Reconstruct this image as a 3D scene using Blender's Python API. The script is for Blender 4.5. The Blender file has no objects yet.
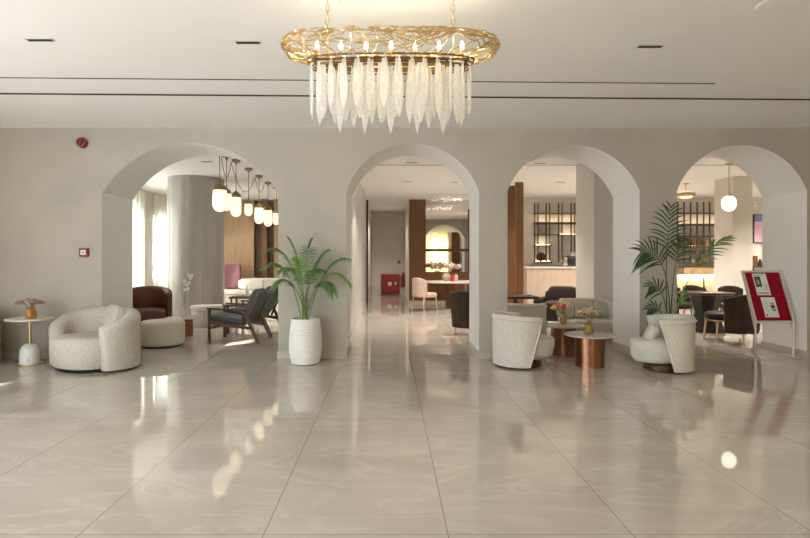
import bpy, bmesh, math, random
from mathutils import Vector, Matrix
R = math.radians; PI = math.pi
random.seed(7)
C = bpy.context.scene.collection
CAMH, F, VU, VV = 1.4, 520.0, 389.0, 259.0
CEIL = 3.234
WY, WB = 7.28, 8.15          # arcade wall, near and far face
def px(u, Y): return (u - VU) * Y / F
def pz(v, Y): return CAMH - (v - VV) * Y / F
def P(u, v, Y): return Vector((px(u, Y), Y, pz(v, Y)))
def fy(v): return F * CAMH / (v - VV)

# ------------------------------------------------------------------ materials
def new_mat(name):
    m = bpy.data.materials.new(name); m.use_nodes = True
    nt = m.node_tree; b = nt.nodes['Principled BSDF']
    return m, nt, b
def coords(nt, scale=(1, 1, 1), rot=(0, 0, 0)):
    tc = nt.nodes.new('ShaderNodeTexCoord'); mp = nt.nodes.new('ShaderNodeMapping')
    mp.inputs['Scale'].default_value = scale; mp.inputs['Rotation'].default_value = rot
    nt.links.new(tc.outputs['Object'], mp.inputs['Vector']); return mp.outputs['Vector']
def noise(nt, vec, scale, detail=4, rough=.55, dist=0):
    n = nt.nodes.new('ShaderNodeTexNoise'); n.inputs['Scale'].default_value = scale
    n.inputs['Detail'].default_value = detail; n.inputs['Roughness'].default_value = rough
    n.inputs['Distortion'].default_value = dist
    nt.links.new(vec, n.inputs['Vector']); return n.outputs['Fac']
def ramp(nt, fac, stops):
    r = nt.nodes.new('ShaderNodeValToRGB'); e = r.color_ramp.elements
    while len(e) < len(stops): e.new(.5)
    for el, (p, c) in zip(e, stops): el.position = p; el.color = (*c, 1)
    nt.links.new(fac, r.inputs['Fac']); return r.outputs['Color']
def bump(nt, b, fac, strength, dist=.01):
    n = nt.nodes.new('ShaderNodeBump'); n.inputs['Strength'].default_value = strength; n.inputs['Distance'].default_value = dist
    nt.links.new(fac, n.inputs['Height']); nt.links.new(n.outputs['Normal'], b.inputs['Normal'])
def plain(name, col, rough=.5, metal=0, var=.06, nscale=6, bmp=0, bscale=200, spec=.5, coat=0):
    m, nt, b = new_mat(name)
    v = coords(nt)
    lo = tuple(max(0, c * (1 - var)) for c in col); hi = tuple(min(1, c * (1 + var)) for c in col)
    nt.links.new(ramp(nt, noise(nt, v, nscale), [(.3, lo), (.7, hi)]), b.inputs['Base Color'])
    b.inputs['Roughness'].default_value = rough; b.inputs['Metallic'].default_value = metal
    b.inputs['Specular IOR Level'].default_value = spec
    b.inputs['Coat Weight'].default_value = coat
    if bmp: bump(nt, b, noise(nt, v, bscale, 3), bmp)
    return m
def wood(name, c1, c2, rough=.4, scale=(14, 14, 1.2)):
    m, nt, b = new_mat(name); v = coords(nt, scale)
    f = noise(nt, v, 2.2, 6, .6, 1.4)
    nt.links.new(ramp(nt, f, [(.28, c1), (.72, c2)]), b.inputs['Base Color'])
    b.inputs['Roughness'].default_value = rough; bump(nt, b, f, .12); return m
def emit(name, col, strength):
    m, nt, b = new_mat(name)
    b.inputs['Base Color'].default_value = (*[min(1, c) for c in col], 1)
    b.inputs['Emission Color'].default_value = (*col, 1); b.inputs['Emission Strength'].default_value = strength
    b.inputs['Roughness'].default_value = .4
    return m
def stone(name, base, vein, rough, scale=(1, 1, 1), nscale=1.6, spec=.5, rot=(0, 0, 0), width=.05):
    m, nt, b = new_mat(name); v = coords(nt, scale, rot)
    cl = ramp(nt, noise(nt, v, nscale * .7, 5, .55, .6), [(.3, tuple(c * .93 for c in base)), (.7, tuple(min(1, c * 1.05) for c in base))])
    f = noise(nt, v, nscale, 6, .55, 1.6)
    vn = ramp(nt, f, [(.5 - width, (0, 0, 0)), (.5, (1, 1, 1)), (.5 + width, (0, 0, 0))])
    f2 = noise(nt, v, nscale * .6, 3)
    mul = nt.nodes.new('ShaderNodeMath'); mul.operation = 'MULTIPLY'
    nt.links.new(vn, mul.inputs[0]); nt.links.new(f2, mul.inputs[1])
    mx = nt.nodes.new('ShaderNodeMix'); mx.data_type = 'RGBA'
    nt.links.new(mul.outputs[0], mx.inputs['Factor']); nt.links.new(cl, mx.inputs['A']); mx.inputs['B'].default_value = (*vein, 1)
    nt.links.new(mx.outputs['Result'], b.inputs['Base Color'])
    b.inputs['Roughness'].default_value = rough; b.inputs['Specular IOR Level'].default_value = spec
    return m

M = {}
M['wall'] = plain('wall plaster', (.465, .425, .368), .75, var=.05, nscale=1.7, bmp=.05, bscale=60)
M['reveal'] = plain('white reveal paint', (.80, .785, .755), .7, var=.02, nscale=2)
M['room'] = plain('room plaster', (.72, .68, .625), .75, var=.03, nscale=2)
M['ceil'] = plain('ceiling paint', (.89, .88, .86), .85, var=.015, nscale=1)
def clad():
    m, nt, b = new_mat('column marble strips'); tc = nt.nodes.new('ShaderNodeTexCoord'); sp = nt.nodes.new('ShaderNodeSeparateXYZ'); nt.links.new(tc.outputs['Object'], sp.inputs[0])
    def mm(op, a, c=None):
        n = nt.nodes.new('ShaderNodeMath'); n.operation = op
        for i, q in enumerate((a, c)):
            if q is None: continue
            if isinstance(q, (int, float)): n.inputs[i].default_value = q
            else: nt.links.new(q, n.inputs[i])
        return n.outputs[0]
    an = mm('ARCTAN2', mm('SUBTRACT', sp.outputs['Y'], 11.95), mm('SUBTRACT', sp.outputs['X'], px(196, 11.95)))
    q = mm('MULTIPLY', an, 22 / PI); cell = mm('FLOOR', q); fr = mm('FRACT', q)
    wn = nt.nodes.new('ShaderNodeTexWhiteNoise'); wn.noise_dimensions = '1D'; nt.links.new(cell, wn.inputs['W'])
    v = coords(nt, (3, 3, .4)); f = noise(nt, v, 2, 5, .6, 1.5)
    t = mm('ADD', mm('MULTIPLY', wn.outputs['Value'], .35), mm('MULTIPLY', f, .75))
    c = ramp(nt, t, [(.3, (.37, .35, .325)), (.75, (.46, .44, .41))])
    mx = nt.nodes.new('ShaderNodeMix'); mx.data_type = 'RGBA'; nt.links.new(mm('MULTIPLY', mm('LESS_THAN', fr, .05), .5), mx.inputs['Factor'])
    nt.links.new(c, mx.inputs['A']); mx.inputs['B'].default_value = (.16, .15, .14, 1); nt.links.new(mx.outputs['Result'], b.inputs['Base Color']); b.inputs['Roughness'].default_value = .16
    return m
M['col'] = clad()
M['corr'] = stone('corridor marble', (.68, .66, .63), (.80, .78, .75), .28, (3.2, 3.2, .35), 1.6, width=.16)
M['base'] = plain('baseboard tile', (.52, .48, .42), .12, var=.06)
M['boucle'] = plain('boucle', (.55, .515, .455), .95, var=.16, nscale=60, bmp=.7, bscale=80, spec=.15)
M['boucle2'] = plain('ivory boucle', (.67, .635, .58), .95, var=.13, nscale=60, bmp=.65, bscale=80, spec=.15)
M['linen'] = plain('grey beige linen', (.56, .52, .45), .95, var=.1, nscale=70, bmp=.3, bscale=160, spec=.15)
M['olive'] = plain('pouf fabric', (.60, .565, .47), .95, var=.08, nscale=70, bmp=.3, bscale=160, spec=.15)
M['pot'] = plain('white ripple ceramic', (.83, .82, .79), .6, var=.02)
M['antique'] = plain('antique brass', (.36, .27, .13), .35, 1)
M['brass'] = plain('brushed brass', (.62, .46, .23), .3, 1, var=.08)
M['gold'] = plain('gold twig metal', (.62, .45, .21), .28, 1, var=.12, nscale=30)
M['bronze'] = plain('dark bronze rail', (.22, .14, .06), .3, 1, var=.1)
M['copper'] = plain('brushed copper', (.31, .14, .08), .32, 1, var=.12, nscale=4)
M['stonetop'] = stone('grey stone top', (.52, .48, .43), (.68, .65, .6), .3, (4, 4, 4), 2)
M['white_marble'] = stone('white marble', (.78, .77, .74), (.5, .48, .46), .2, (7, 7, 7), 1.5)
M['cream_top'] = plain('cream top', (.78, .74, .66), .3)
M['amber'] = plain('amber glass', (.46, .20, .03), .12, var=.15, nscale=20)
M['olive_glass'] = plain('olive amber glass', (.30, .22, .05), .12, var=.2, nscale=25)
M['dry'] = plain('dried flower', (.36, .20, .15), .9, var=.3, nscale=40)
M['tan'] = plain('tan dried flower', (.62, .46, .30), .9, var=.3, nscale=40)
M['redflower'] = plain('red flower', (.55, .06, .05), .8, var=.25, nscale=40)
M['yelflower'] = plain('yellow flower', (.70, .50, .16), .8, var=.25, nscale=40)
M['pinkflower'] = plain('pink flower', (.74, .48, .42), .8, var=.2, nscale=40)
M['twig'] = plain('twig', (.25, .18, .1), .8)
M['leaf'] = plain('palm leaf green', (.085, .19, .045), .45, var=.35, nscale=8)
M['leaf2'] = plain('dark palm leaf', (.032, .075, .03), .42, var=.35, nscale=8)
M['leaf3'] = plain('fresh palm leaf', (.14, .28, .05), .42, var=.3, nscale=8)
M['stem'] = plain('palm stem', (.22, .27, .09), .6, var=.25)
M['soil'] = plain('soil', (.06, .045, .03), .95)
M['black'] = plain('black metal', (.02, .02, .02), .4)
M['slotblack'] = plain('black slot', (.012, .011, .01), .8)  # near-black finish for ceiling slots and louvers
M['dleather'] = plain('dark grey leather', (.055, .058, .062), .5, var=.15, nscale=12, bmp=.1, bscale=40)
M['brownleather'] = plain('dark brown leather', (.03, .019, .015), .5, spec=.25, var=.2, nscale=10, bmp=.1, bscale=40)
M['redleather'] = plain('oxblood leather', (.115, .032, .022), .4, var=.25, nscale=5, bmp=.1, bscale=40)
M['channel'] = plain('dark brown channel velvet', (.045, .027, .016), .75, var=.25, nscale=8)
M['pinkfab'] = plain('pink velvet', (.62, .47, .39), .9, var=.08, nscale=30, spec=.2)
M['rose'] = plain('rose fabric', (.24, .11, .14), .9, var=.1)
M['wood'] = wood('warm wood', (.12, .048, .017), (.20, .084, .033))
M['woodp'] = wood('panel wood', (.30, .19, .10), (.44, .30, .17), .45, (6, 6, .7))
M['shelfmetal'] = plain('bronze shelf', (.11, .085, .06), .45, .4)
M['dwood'] = wood('dark walnut', (.05, .022, .012), (.115, .055, .03))
M['palewood'] = wood('pale oak counter', (.46, .36, .27), (.58, .47, .37), .5, (10, 10, .8))
M['redbox'] = plain('red enamel', (.30, .02, .024), .35, var=.05)
M['redfelt'] = plain('red felt', (.30, .008, .022), .95, var=.1, nscale=50, spec=.1)
M['silver'] = plain('silver frame', (.72, .71, .68), .35, .6)
M['paper'] = plain('white paper', (.82, .82, .80), .7, var=.02)
M['ink'] = plain('dark print', (.07, .06, .06), .7)
M['greyink'] = plain('grey print', (.45, .45, .45), .7)
M['skin'] = plain('print beige', (.55, .38, .3), .7)
M['teal'] = plain('print teal', (.2, .42, .42), .7)
M['whiteplastic'] = plain('white plastic', (.8, .8, .78), .4)
M['yellow'] = plain('yellow curtain', (.85, .62, .10), .8, var=.08)
M['chrome'] = plain('chrome', (.7, .7, .7), .15, 1)
M['artblue'] = plain('art blue', (.22, .26, .62), .6)
M['artpink'] = plain('art pink', (.78, .50, .66), .6)
M['greenglass'] = plain('bottle green', (.12, .16, .06), .15)
M['brownglass'] = plain('bottle brown', (.28, .14, .04), .15)
M['clearglass'] = plain('bottle pale', (.66, .6, .48), .15)
M['opal'] = emit('opal lamp glass', (1, .86, .64), .8)
M['opal2'] = emit('globe lamp glass', (1, .93, .8), 2.2)
M['bulb'] = emit('candle bulb', (1, .86, .62), 14)
M['led'] = emit('warm led strip', (1, .76, .46), 16)
M['ledbar'] = emit('warm under counter led', (1, .70, .28), 40)
M['spark'] = emit('small ceiling bulbs', (1, .9, .7), 5)
# tinted mirror glass
m, nt, b = new_mat('mirror glass'); b.inputs['Metallic'].default_value = 1; b.inputs['Roughness'].default_value = .0
b.inputs['Base Color'].default_value = (.78, .76, .73, 1); M['mirror'] = m
# window glass: clear sheet
def sheet_glass(name, tint, refl):
    m = bpy.data.materials.new(name); m.use_nodes = True; nt = m.node_tree; nt.nodes.clear()
    o = nt.nodes.new('ShaderNodeOutputMaterial'); mx = nt.nodes.new('ShaderNodeMixShader')
    t = nt.nodes.new('ShaderNodeBsdfTransparent'); g = nt.nodes.new('ShaderNodeBsdfGlossy')
    t.inputs['Color'].default_value = (*tint, 1); g.inputs['Roughness'].default_value = .02
    mx.inputs['Fac'].default_value = refl
    nt.links.new(t.outputs[0], mx.inputs[1]); nt.links.new(g.outputs[0], mx.inputs[2]); nt.links.new(mx.outputs[0], o.inputs[0]); return m
M['glass'] = sheet_glass('window glass', (.97, .98, .97), .05)
def soft_glass(name, col, transp, transl, rough=.25):
    m = bpy.data.materials.new(name); m.use_nodes = True; nt = m.node_tree; nt.nodes.clear()
    o = nt.nodes.new('ShaderNodeOutputMaterial')
    t = nt.nodes.new('ShaderNodeBsdfTransparent'); t.inputs['Color'].default_value = (1, .98, .95, 1)
    tl = nt.nodes.new('ShaderNodeBsdfTranslucent'); tl.inputs['Color'].default_value = (*col, 1)
    d = nt.nodes.new('ShaderNodeBsdfDiffuse'); d.inputs['Color'].default_value = (*col, 1)
    g = nt.nodes.new('ShaderNodeBsdfGlossy'); g.inputs['Roughness'].default_value = rough; g.inputs['Color'].default_value = (1, .98, .94, 1)
    v = coords(nt); f = noise(nt, v, 45, 2)
    bp = nt.nodes.new('ShaderNodeBump'); bp.inputs['Strength'].default_value = .3; bp.inputs['Distance'].default_value = .01
    nt.links.new(f, bp.inputs['Height'])
    for n in (tl, d, g): nt.links.new(bp.outputs[0], n.inputs['Normal'])
    a = nt.nodes.new('ShaderNodeMixShader'); a.inputs['Fac'].default_value = transl
    nt.links.new(d.outputs[0], a.inputs[1]); nt.links.new(tl.outputs[0], a.inputs[2])
    b2 = nt.nodes.new('ShaderNodeMixShader'); b2.inputs['Fac'].default_value = .16
    nt.links.new(a.outputs[0], b2.inputs[1]); nt.links.new(g.outputs[0], b2.inputs[2])
    c = nt.nodes.new('ShaderNodeMixShader')
    mr = nt.nodes.new('ShaderNodeMapRange'); mr.inputs['From Min'].default_value = .35; mr.inputs['From Max'].default_value = .65
    mr.inputs['To Min'].default_value = max(0, transp - .06); mr.inputs['To Max'].default_value = min(1, transp + .06)
    nt.links.new(f, mr.inputs['Value']); nt.links.new(mr.outputs[0], c.inputs['Fac'])
    nt.links.new(b2.outputs[0], c.inputs[1]); nt.links.new(t.outputs[0], c.inputs[2]); nt.links.new(c.outputs[0], o.inputs[0]); return m
M['crystal'] = soft_glass('frosted glass blade', (.99, .985, .97), .30, .78)
M['sheer'] = soft_glass('sheer curtain', (.88, .84, .76), .12, .55, .8)
M['yellow'] = soft_glass('yellow curtain', (.86, .68, .26), .0, .6, .8)
# polished floor tile
def floor_mat():
    m, nt, b = new_mat('polished floor tile')
    TX, TY, X0, Y0 = .9365, 1.937, px(448.7, fy(538)), fy(418)
    tc = nt.nodes.new('ShaderNodeTexCoord'); sp = nt.nodes.new('ShaderNodeSeparateXYZ')
    nt.links.new(tc.outputs['Object'], sp.inputs[0])
    def math_(op, a, bb=None):
        n = nt.nodes.new('ShaderNodeMath'); n.operation = op
        for i, q in enumerate((a, bb)):
            if q is None: continue
            if isinstance(q, (int, float)): n.inputs[i].default_value = q
            else: nt.links.new(q, n.inputs[i])
        return n.outputs[0]
    def joint(sock, off, per, w):
        q = math_('DIVIDE', math_('SUBTRACT', sock, off), per)
        fr = math_('FRACT', q)
        d = math_('MULTIPLY', math_('MINIMUM', fr, math_('SUBTRACT', 1, fr)), per)
        return math_('LESS_THAN', d, w), math_('FLOOR', q)
    jx, ix = joint(sp.outputs['X'], X0, TX, .0022); jy, iy = joint(sp.outputs['Y'], Y0, TY, .0018)
    mp = nt.nodes.new('ShaderNodeMapping'); mp.inputs['Rotation'].default_value = (0, 0, R(24)); mp.inputs['Scale'].default_value = (.55, 1.5, 1)
    cb = nt.nodes.new('ShaderNodeCombineXYZ')
    nt.links.new(math_('ADD', sp.outputs['X'], math_('MULTIPLY', iy, 3.7)), cb.inputs[0])
    nt.links.new(math_('ADD', sp.outputs['Y'], math_('MULTIPLY', ix, 2.3)), cb.inputs[1])
    nt.links.new(cb.outputs[0], mp.inputs['Vector']); v = mp.outputs['Vector']
    base = ramp(nt, noise(nt, v, 1.1, 6, .6, .8), [(.25, (.445, .397, .355)), (.5, (.495, .45, .405)), (.78, (.56, .52, .475))])
    f = noise(nt, v, .9, 7, .55, 2.2)
    vn = ramp(nt, f, [(.47, (0, 0, 0)), (.5, (1, 1, 1)), (.53, (0, 0, 0))])
    fac = math_('MULTIPLY', vn, math_('MULTIPLY', noise(nt, v, 1.7, 3), .34))
    mx = nt.nodes.new('ShaderNodeMix'); mx.data_type = 'RGBA'
    nt.links.new(fac, mx.inputs['Factor']); nt.links.new(base, mx.inputs['A']); mx.inputs['B'].default_value = (.76, .72, .66, 1)
    mj = nt.nodes.new('ShaderNodeMix'); mj.data_type = 'RGBA'
    nt.links.new(math_('MULTIPLY', math_('MAXIMUM', jx, jy), .75), mj.inputs['Factor']); nt.links.new(mx.outputs['Result'], mj.inputs['A']); mj.inputs['B'].default_value = (.12, .09, .07, 1)
    nt.links.new(mj.outputs['Result'], b.inputs['Base Color'])
    b.inputs['Roughness'].default_value = .02; b.inputs['IOR'].default_value = 2.0
    return m
M['floor'] = floor_mat()

# ------------------------------------------------------------------ mesh helpers
class MB:
    def __init__(s): s.v = []; s.f = []
    def add(s, vs, fs, mat=None):
        o = len(s.v); s.v += [tuple(mat @ Vector(p)) if mat else tuple(p) for p in vs]; s.f += [tuple(i + o for i in f) for f in fs]; return s
    def box(s, c, d, rot=None):
        x, y, z = d[0] / 2, d[1] / 2, d[2] / 2
        vs = [(-x, -y, -z), (x, -y, -z), (x, y, -z), (-x, y, -z), (-x, -y, z), (x, -y, z), (x, y, z), (-x, y, z)]
        fs = [(3, 2, 1, 0), (4, 5, 6, 7), (0, 1, 5, 4), (1, 2, 6, 5), (2, 3, 7, 6), (3, 0, 4, 7)]
        mt = Matrix.Translation(c)
        if rot: mt = mt @ rot
        return s.add(vs, fs, mt)
    def ext(s, x0, x1, y0, y1, z0, z1): return s.box(((x0 + x1) / 2, (y0 + y1) / 2, (z0 + z1) / 2), (x1 - x0, y1 - y0, z1 - z0))
    def lathe(s, prof, n=32, c=(0, 0, 0), sx=1, sy=1, mat=None, e=2):
        vs = []; fs = []
        for r, z in prof:
            for k in range(n):
                a = 2 * PI * k / n; ca, sa = math.cos(a), math.sin(a)
                if e != 2: ca = math.copysign(abs(ca) ** (2 / e), ca); sa = math.copysign(abs(sa) ** (2 / e), sa)
                vs.append((c[0] + r * ca * sx, c[1] + r * sa * sy, c[2] + z))
        for i in range(len(prof) - 1):
            for k in range(n):
                a, b = i * n + k, i * n + (k + 1) % n; fs.append((a, b, b + n, a + n))
        fs.append(tuple(range(n - 1, -1, -1))); o = (len(prof) - 1) * n; fs.append(tuple(range(o, o + n)))
        return s.add(vs, fs, mat)
    def tube(s, pts, r, n=8, closed=False):
        pts = [Vector(p) for p in pts]; m = len(pts); vs = []; fs = []
        ref = None
        for i, p in enumerate(pts):
            a = pts[(i - 1) % m] if (closed or i > 0) else p; b = pts[(i + 1) % m] if (closed or i < m - 1) else p
            t = (b - a); t = t.normalized() if t.length > 1e-9 else Vector((0, 0, 1))
            if ref is None: ref = Vector((0, 0, 1)) if abs(t.z) < .9 else Vector((1, 0, 0))
            u = t.cross(ref); u = u.normalized() if u.length > 1e-6 else Vector((1, 0, 0)); w = u.cross(t).normalized(); ref = w
            rr = r[i] if isinstance(r, (list, tuple)) else r
            for k in range(n):
                an = 2 * PI * k / n; vs.append(p + u * rr * math.cos(an) + w * rr * math.sin(an))
        for i in range(m if closed else m - 1):
            for k in range(n):
                a, b = i * n + k, i * n + (k + 1) % n; j = (i + 1) % m
                fs.append((a, b, j * n + (k + 1) % n, j * n + k))
        if not closed: fs.append(tuple(range(n - 1, -1, -1))); fs.append(tuple(range((m - 1) * n, m * n)))
        return s.add(vs, fs)
    def superq(s, c, d, e1=.5, e2=.5, nu=28, nv=16, rot=None):
        pw = lambda x, e: math.copysign(abs(x) ** e, x)
        prof = []; vs = []; fs = []
        for j in range(nv + 1):
            ph = -PI / 2 + PI * j / nv
            for k in range(nu):
                th = 2 * PI * k / nu
                vs.append((d[0] / 2 * pw(math.cos(ph), e1) * pw(math.cos(th), e2), d[1] / 2 * pw(math.cos(ph), e1) * pw(math.sin(th), e2), d[2] / 2 * pw(math.sin(ph), e1)))
        for j in range(nv):
            for k in range(nu):
                a, b = j * nu + k, j * nu + (k + 1) % nu; fs.append((a, b, b + nu, a + nu))
        mt = Matrix.Translation(c)
        if rot: mt = mt @ rot
        return s.add(vs, fs, mt)
    def prism(s, poly, y0, y1, mat=None):        # polygon in x,z extruded along y
        n = len(poly); vs = [(x, y0, z) for x, z in poly] + [(x, y1, z) for x, z in poly]
        fs = [tuple(range(n)), tuple(range(2 * n - 1, n - 1, -1))] + [(i, i + n, (i + 1) % n + n, (i + 1) % n) for i in range(n)]
        return s.add(vs, fs, mat)
    def build(s, name, mat, parent=None, sharp=38, bevel=0, loc=None, seg=3, sub=0):
        me = bpy.data.meshes.new(name); me.from_pydata(s.v, [], s.f)
        bm = bmesh.new(); bm.from_mesh(me); bmesh.ops.remove_doubles(bm, verts=bm.verts, dist=1e-5)
        bmesh.ops.dissolve_degenerate(bm, edges=bm.edges, dist=1e-5)
        bmesh.ops.recalc_face_normals(bm, faces=bm.faces)
        for f in bm.faces: f.smooth = True
        for e in bm.edges:
            if len(e.link_faces) == 2 and e.calc_face_angle(0) > R(sharp): e.smooth = False
        bm.to_mesh(me); bm.free(); me.materials.append(M[mat] if isinstance(mat, str) else mat)
        o = bpy.data.objects.new(name, me); C.objects.link(o)
        if parent: o.parent = parent
        if loc is not None: o.location = loc
        if bevel:
            b = o.modifiers.new('bevel', 'BEVEL'); b.width = bevel; b.segments = seg; b.limit_method = 'ANGLE'; b.angle_limit = R(35)
        if sub:
            q = o.modifiers.new('sub', 'SUBSURF'); q.levels = sub; q.render_levels = sub
        return o
def shell(mb, rx, ry, a0, a1, t, zb, h, skew=0, n=44, ripple=0, nrip=0, flare=0):
    """upholstered wall around a seat; angle 0 = back (+Y); h(theta) = top height; skew: the wall gets shorter towards the floor"""
    w = t / 2 / max(rx, ry); th = []
    for k in range(7): th.append(a0 + w * (1 - math.cos(PI / 2 * k / 6)))
    for k in range(1, n): th.append(a0 + w + (a1 - a0 - 2 * w) * k / n)
    for k in range(6, -1, -1): th.append(a1 - w * (1 - math.cos(PI / 2 * k / 6)))
    vs = []; fs = []; sec = None
    for a in th:
        d = min(a - a0, a1 - a); f = math.sqrt(max(0, 1 - (1 - min(1, d / w)) ** 2)); f = max(f, .06)
        H = h(a); hw = t / 2 * f; pts = []
        for k in range(7): pts.append((hw, zb + (H - hw - zb) * k / 6))
        for k in range(1, 8): an = PI * k / 8; pts.append((hw * math.cos(an), H - hw + hw * math.sin(an)))
        for k in range(7): pts.append((-hw, zb + (H - hw - zb) * (6 - k) / 6))
        sec = len(pts)
        for o, z in pts:
            q = (z - zb) / max(.01, H - zb); aa = a * (1 - skew * (1 - q))
            rp = ripple * abs(math.cos(nrip * a)) if o > 0 else 0
            fl = flare * q
            vs.append(((rx + o + rp + fl) * math.sin(aa), (ry + o + rp + fl) * math.cos(aa), z))
    for i in range(len(th) - 1):
        for k in range(sec):
            a, b = i * sec + k, i * sec + (k + 1) % sec; fs.append((a, b, b + sec, a + sec))
    fs.append(tuple(range(sec - 1, -1, -1))); o = (len(th) - 1) * sec; fs.append(tuple(range(o, o + sec)))
    return mb.add(vs, fs)
def tag(o, label, cat, group=None, kind=None):
    if label: o['label'] = label
    if cat: o['category'] = cat
    if group: o['group'] = group
    if kind: o['kind'] = kind
    return o
def thing(name, label, cat, loc=(0, 0, 0), rz=0, group=None):
    o = bpy.data.objects.new(name, None); C.objects.link(o); o.location = loc; o.rotation_euler = (0, 0, rz)
    o.empty_display_size = .1
    return tag(o, label, cat, group)
def dup(root, loc, rz, label, group=None, scale=None):
    def cp(o, par):
        c = o.copy(); C.objects.link(c); c.parent = par
        for ch in list(o.children): cp(ch, c)
        return c
    r = cp(root, None); r.location = loc; r.rotation_euler = (0, 0, rz); r['label'] = label
    if group: r['group'] = group
    if scale: r.scale = scale
    return r
def struct(mb, name, mat, bevel=0, parent=None, sharp=38):
    o = mb.build(name, mat, parent, bevel=bevel, sharp=sharp)
    if not parent: o['kind'] = 'structure'
    return o

# ------------------------------------------------------------------ the setting
XL, XR, XLOB, YB, YE = -6.5, 12.0, 7.6, -3.0, 20.6
struct(MB().ext(XL - .3, XR + .3, YB - .3, YE + .3, -.2, 0), 'floor', 'floor')
struct(MB().ext(XL - .3, XR + .3, YB - .3, YE + .3, CEIL, CEIL + .25), 'ceiling', 'ceil')
def arc_pts(cx, half, rise, zs, n=40):
    Rr = (half * half + rise * rise) / (2 * rise); zc = zs + rise - Rr; a = math.asin(half / Rr)
    return [(cx + Rr * math.sin(-a + 2 * a * k / n), zc + Rr * math.cos(-a + 2 * a * k / n)) for k in range(n + 1)]
S = WY / F
arches = [((102 - VU) * S, (278.3 - VU) * S, 193, 143), ((346.5 - VU) * S, (479 - VU) * S, 191.5, 143.5),
          ((507.5 - VU) * S, (639.6 - VU) * S, 191, 145), ((677 - VU) * S, (807 - VU) * S, 191, 145)]
poly = [(XL, 0)]
for x0, x1, vs_, vt in arches:
    zs = CAMH - (vs_ - VV) * S; zt = CAMH - (vt - VV) * S
    poly += [(x0, 0)] + arc_pts((x0 + x1) / 2, (x1 - x0) / 2, zt - zs, zs) + [(x1, 0)]
poly += [(XR, 0), (XR, CEIL), (XL, CEIL)]
aw = struct(MB().prism(poly, WY, WB), 'wall_arcade', 'wall', sharp=20)
aw.data.materials.append(M['reveal'])          # the reveals of the arches are painted white
for f_ in aw.data.polygons:
    if abs(f_.normal.y) < .5: f_.material_index = 1
edges = [XL] + [q for a in arches for q in a[:2]] + [XR]
for i in range(0, len(edges), 2):
    struct(MB().ext(edges[i] - .012 if i else XL, edges[i + 1] + .012 if i < 8 else XR, WY - .012, WB + .012, 0, .112), 'baseboard_%d' % (i // 2 + 1), 'base')
# outer walls with openings
def holed_wall(name, axis, pos, th, a0, a1, holes, mat):
    mb = MB()
    def put(p0, p1, z0, z1):
        if z1 - z0 < 1e-4 or p1 - p0 < 1e-4: return
        if axis == 'x': mb.ext(pos, pos + th, p0, p1, z0, z1)
        else: mb.ext(p0, p1, pos, pos + th, z0, z1)
    cur = a0
    for h0, h1, z0, z1 in sorted(holes):
        put(cur, h0, 0, CEIL); put(h0, h1, 0, z0); put(h0, h1, z1, CEIL); cur = h1
    put(cur, a1, 0, CEIL)
    return struct(mb, name, mat)
left_holes = [(-2.5, -.3, .2, 3.05), (.1, 2.3, .2, 3.05), (2.5, 3.5, .2, 2.3), (3.74, 4.5, 2.69, 3.14), (9.6, 11.8, .75, 2.9), (12.25, 13.42, .75, 2.75), (14.35, 15.05, .75, 2.62)]  # narrow transom and wide lounge opening are unseen, added to steer and boost daylight
holed_wall('wall_left', 'x', XL - .3, .3, YB - .3, YE + .3, left_holes, 'room')
back_holes = [(-5.8, -4.2, .25, 3.0), (2.5, 3.95, .25, 3.05)]
holed_wall('wall_entrance', 'y', YB - .3, .3, XL, XLOB, back_holes, 'room')
struct(MB().ext(XLOB, XLOB + .2, YB, WY, 0, CEIL), 'wall_lobby_right', 'room')
def window(i, axis, pos, h):
    a0, a1, z0, z1 = h; f = .055; mb = MB(); g = MB()
    def put(m, p0, p1, q0, q1, d0, d1):
        if axis == 'x': m.ext(pos + d0, pos + d1, p0, p1, q0, q1)
        else: m.ext(p0, p1, pos + d0, pos + d1, q0, q1)
    put(mb, a0, a0 + f, z0, z1, 0, .07); put(mb, a1 - f, a1, z0, z1, 0, .07)
    put(mb, a0 + f, a1 - f, z0, z0 + f, 0, .07); put(mb, a0 + f, a1 - f, z1 - f, z1, 0, .07)
    if a1 - a0 > 1: c = (a0 + a1) / 2; put(mb, c - f / 2, c + f / 2, z0 + f, z1 - f, 0, .07)
    o = struct(mb, 'window_%d' % i, 'whiteplastic')
    put(g, a0 + f, a1 - f, z0 + f, z1 - f, .03, .036); g.build('window_pane', 'glass', o)
k = 0
for h in left_holes: k += 1; window(k, 'x', XL - .18, h)
for h in back_holes: k += 1; window(k, 'y', YB - .18, h)
struct(MB().ext(XL - 2.37, XL - 1.25, YB, 5.5, 3.2, 3.3), 'trim_11', 'room'); struct(MB().ext(XL - 1.25, XL - .3, YB, 2.15, 3.2, 3.3), 'trim_12', 'room')   # unseen slabs added outside the lobby windows to cut direct sun
# rooms behind the arcade
CX0, CX1 = px(366.5, 16.2), px(409, 16.2)
struct(MB().ext(-1.35, CX0, WB + .012, 16.2, 0, CEIL), 'wall_corridor', 'corr')
struct(MB().ext(XL, CX0, 16.2, 16.4, 0, CEIL), 'wall_lounge_back', 'room')
struct(MB().ext(CX0 - .2, CX0, 16.4, 20.4, 0, CEIL), 'wall_recess_left', 'room')
struct(MB().ext(CX1, CX1 + .2, 16.4, 20.4, 0, CEIL), 'wall_recess_right', 'room')
struct(MB().ext(CX0 - .2, CX1 + .2, 20.4, 20.6, 0, CEIL), 'wall_recess_back', 'room')
struct(MB().ext(CX1, 3.6, 16.2, 16.4, 0, CEIL), 'wall_dining_back', 'room')
struct(MB().ext(3.35, XR, 15.5, 15.7, 0, CEIL), 'wall_bar_back', 'room')
struct(MB().ext(XR, XR + .2, WB, YE, 0, CEIL), 'wall_right', 'room')
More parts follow.
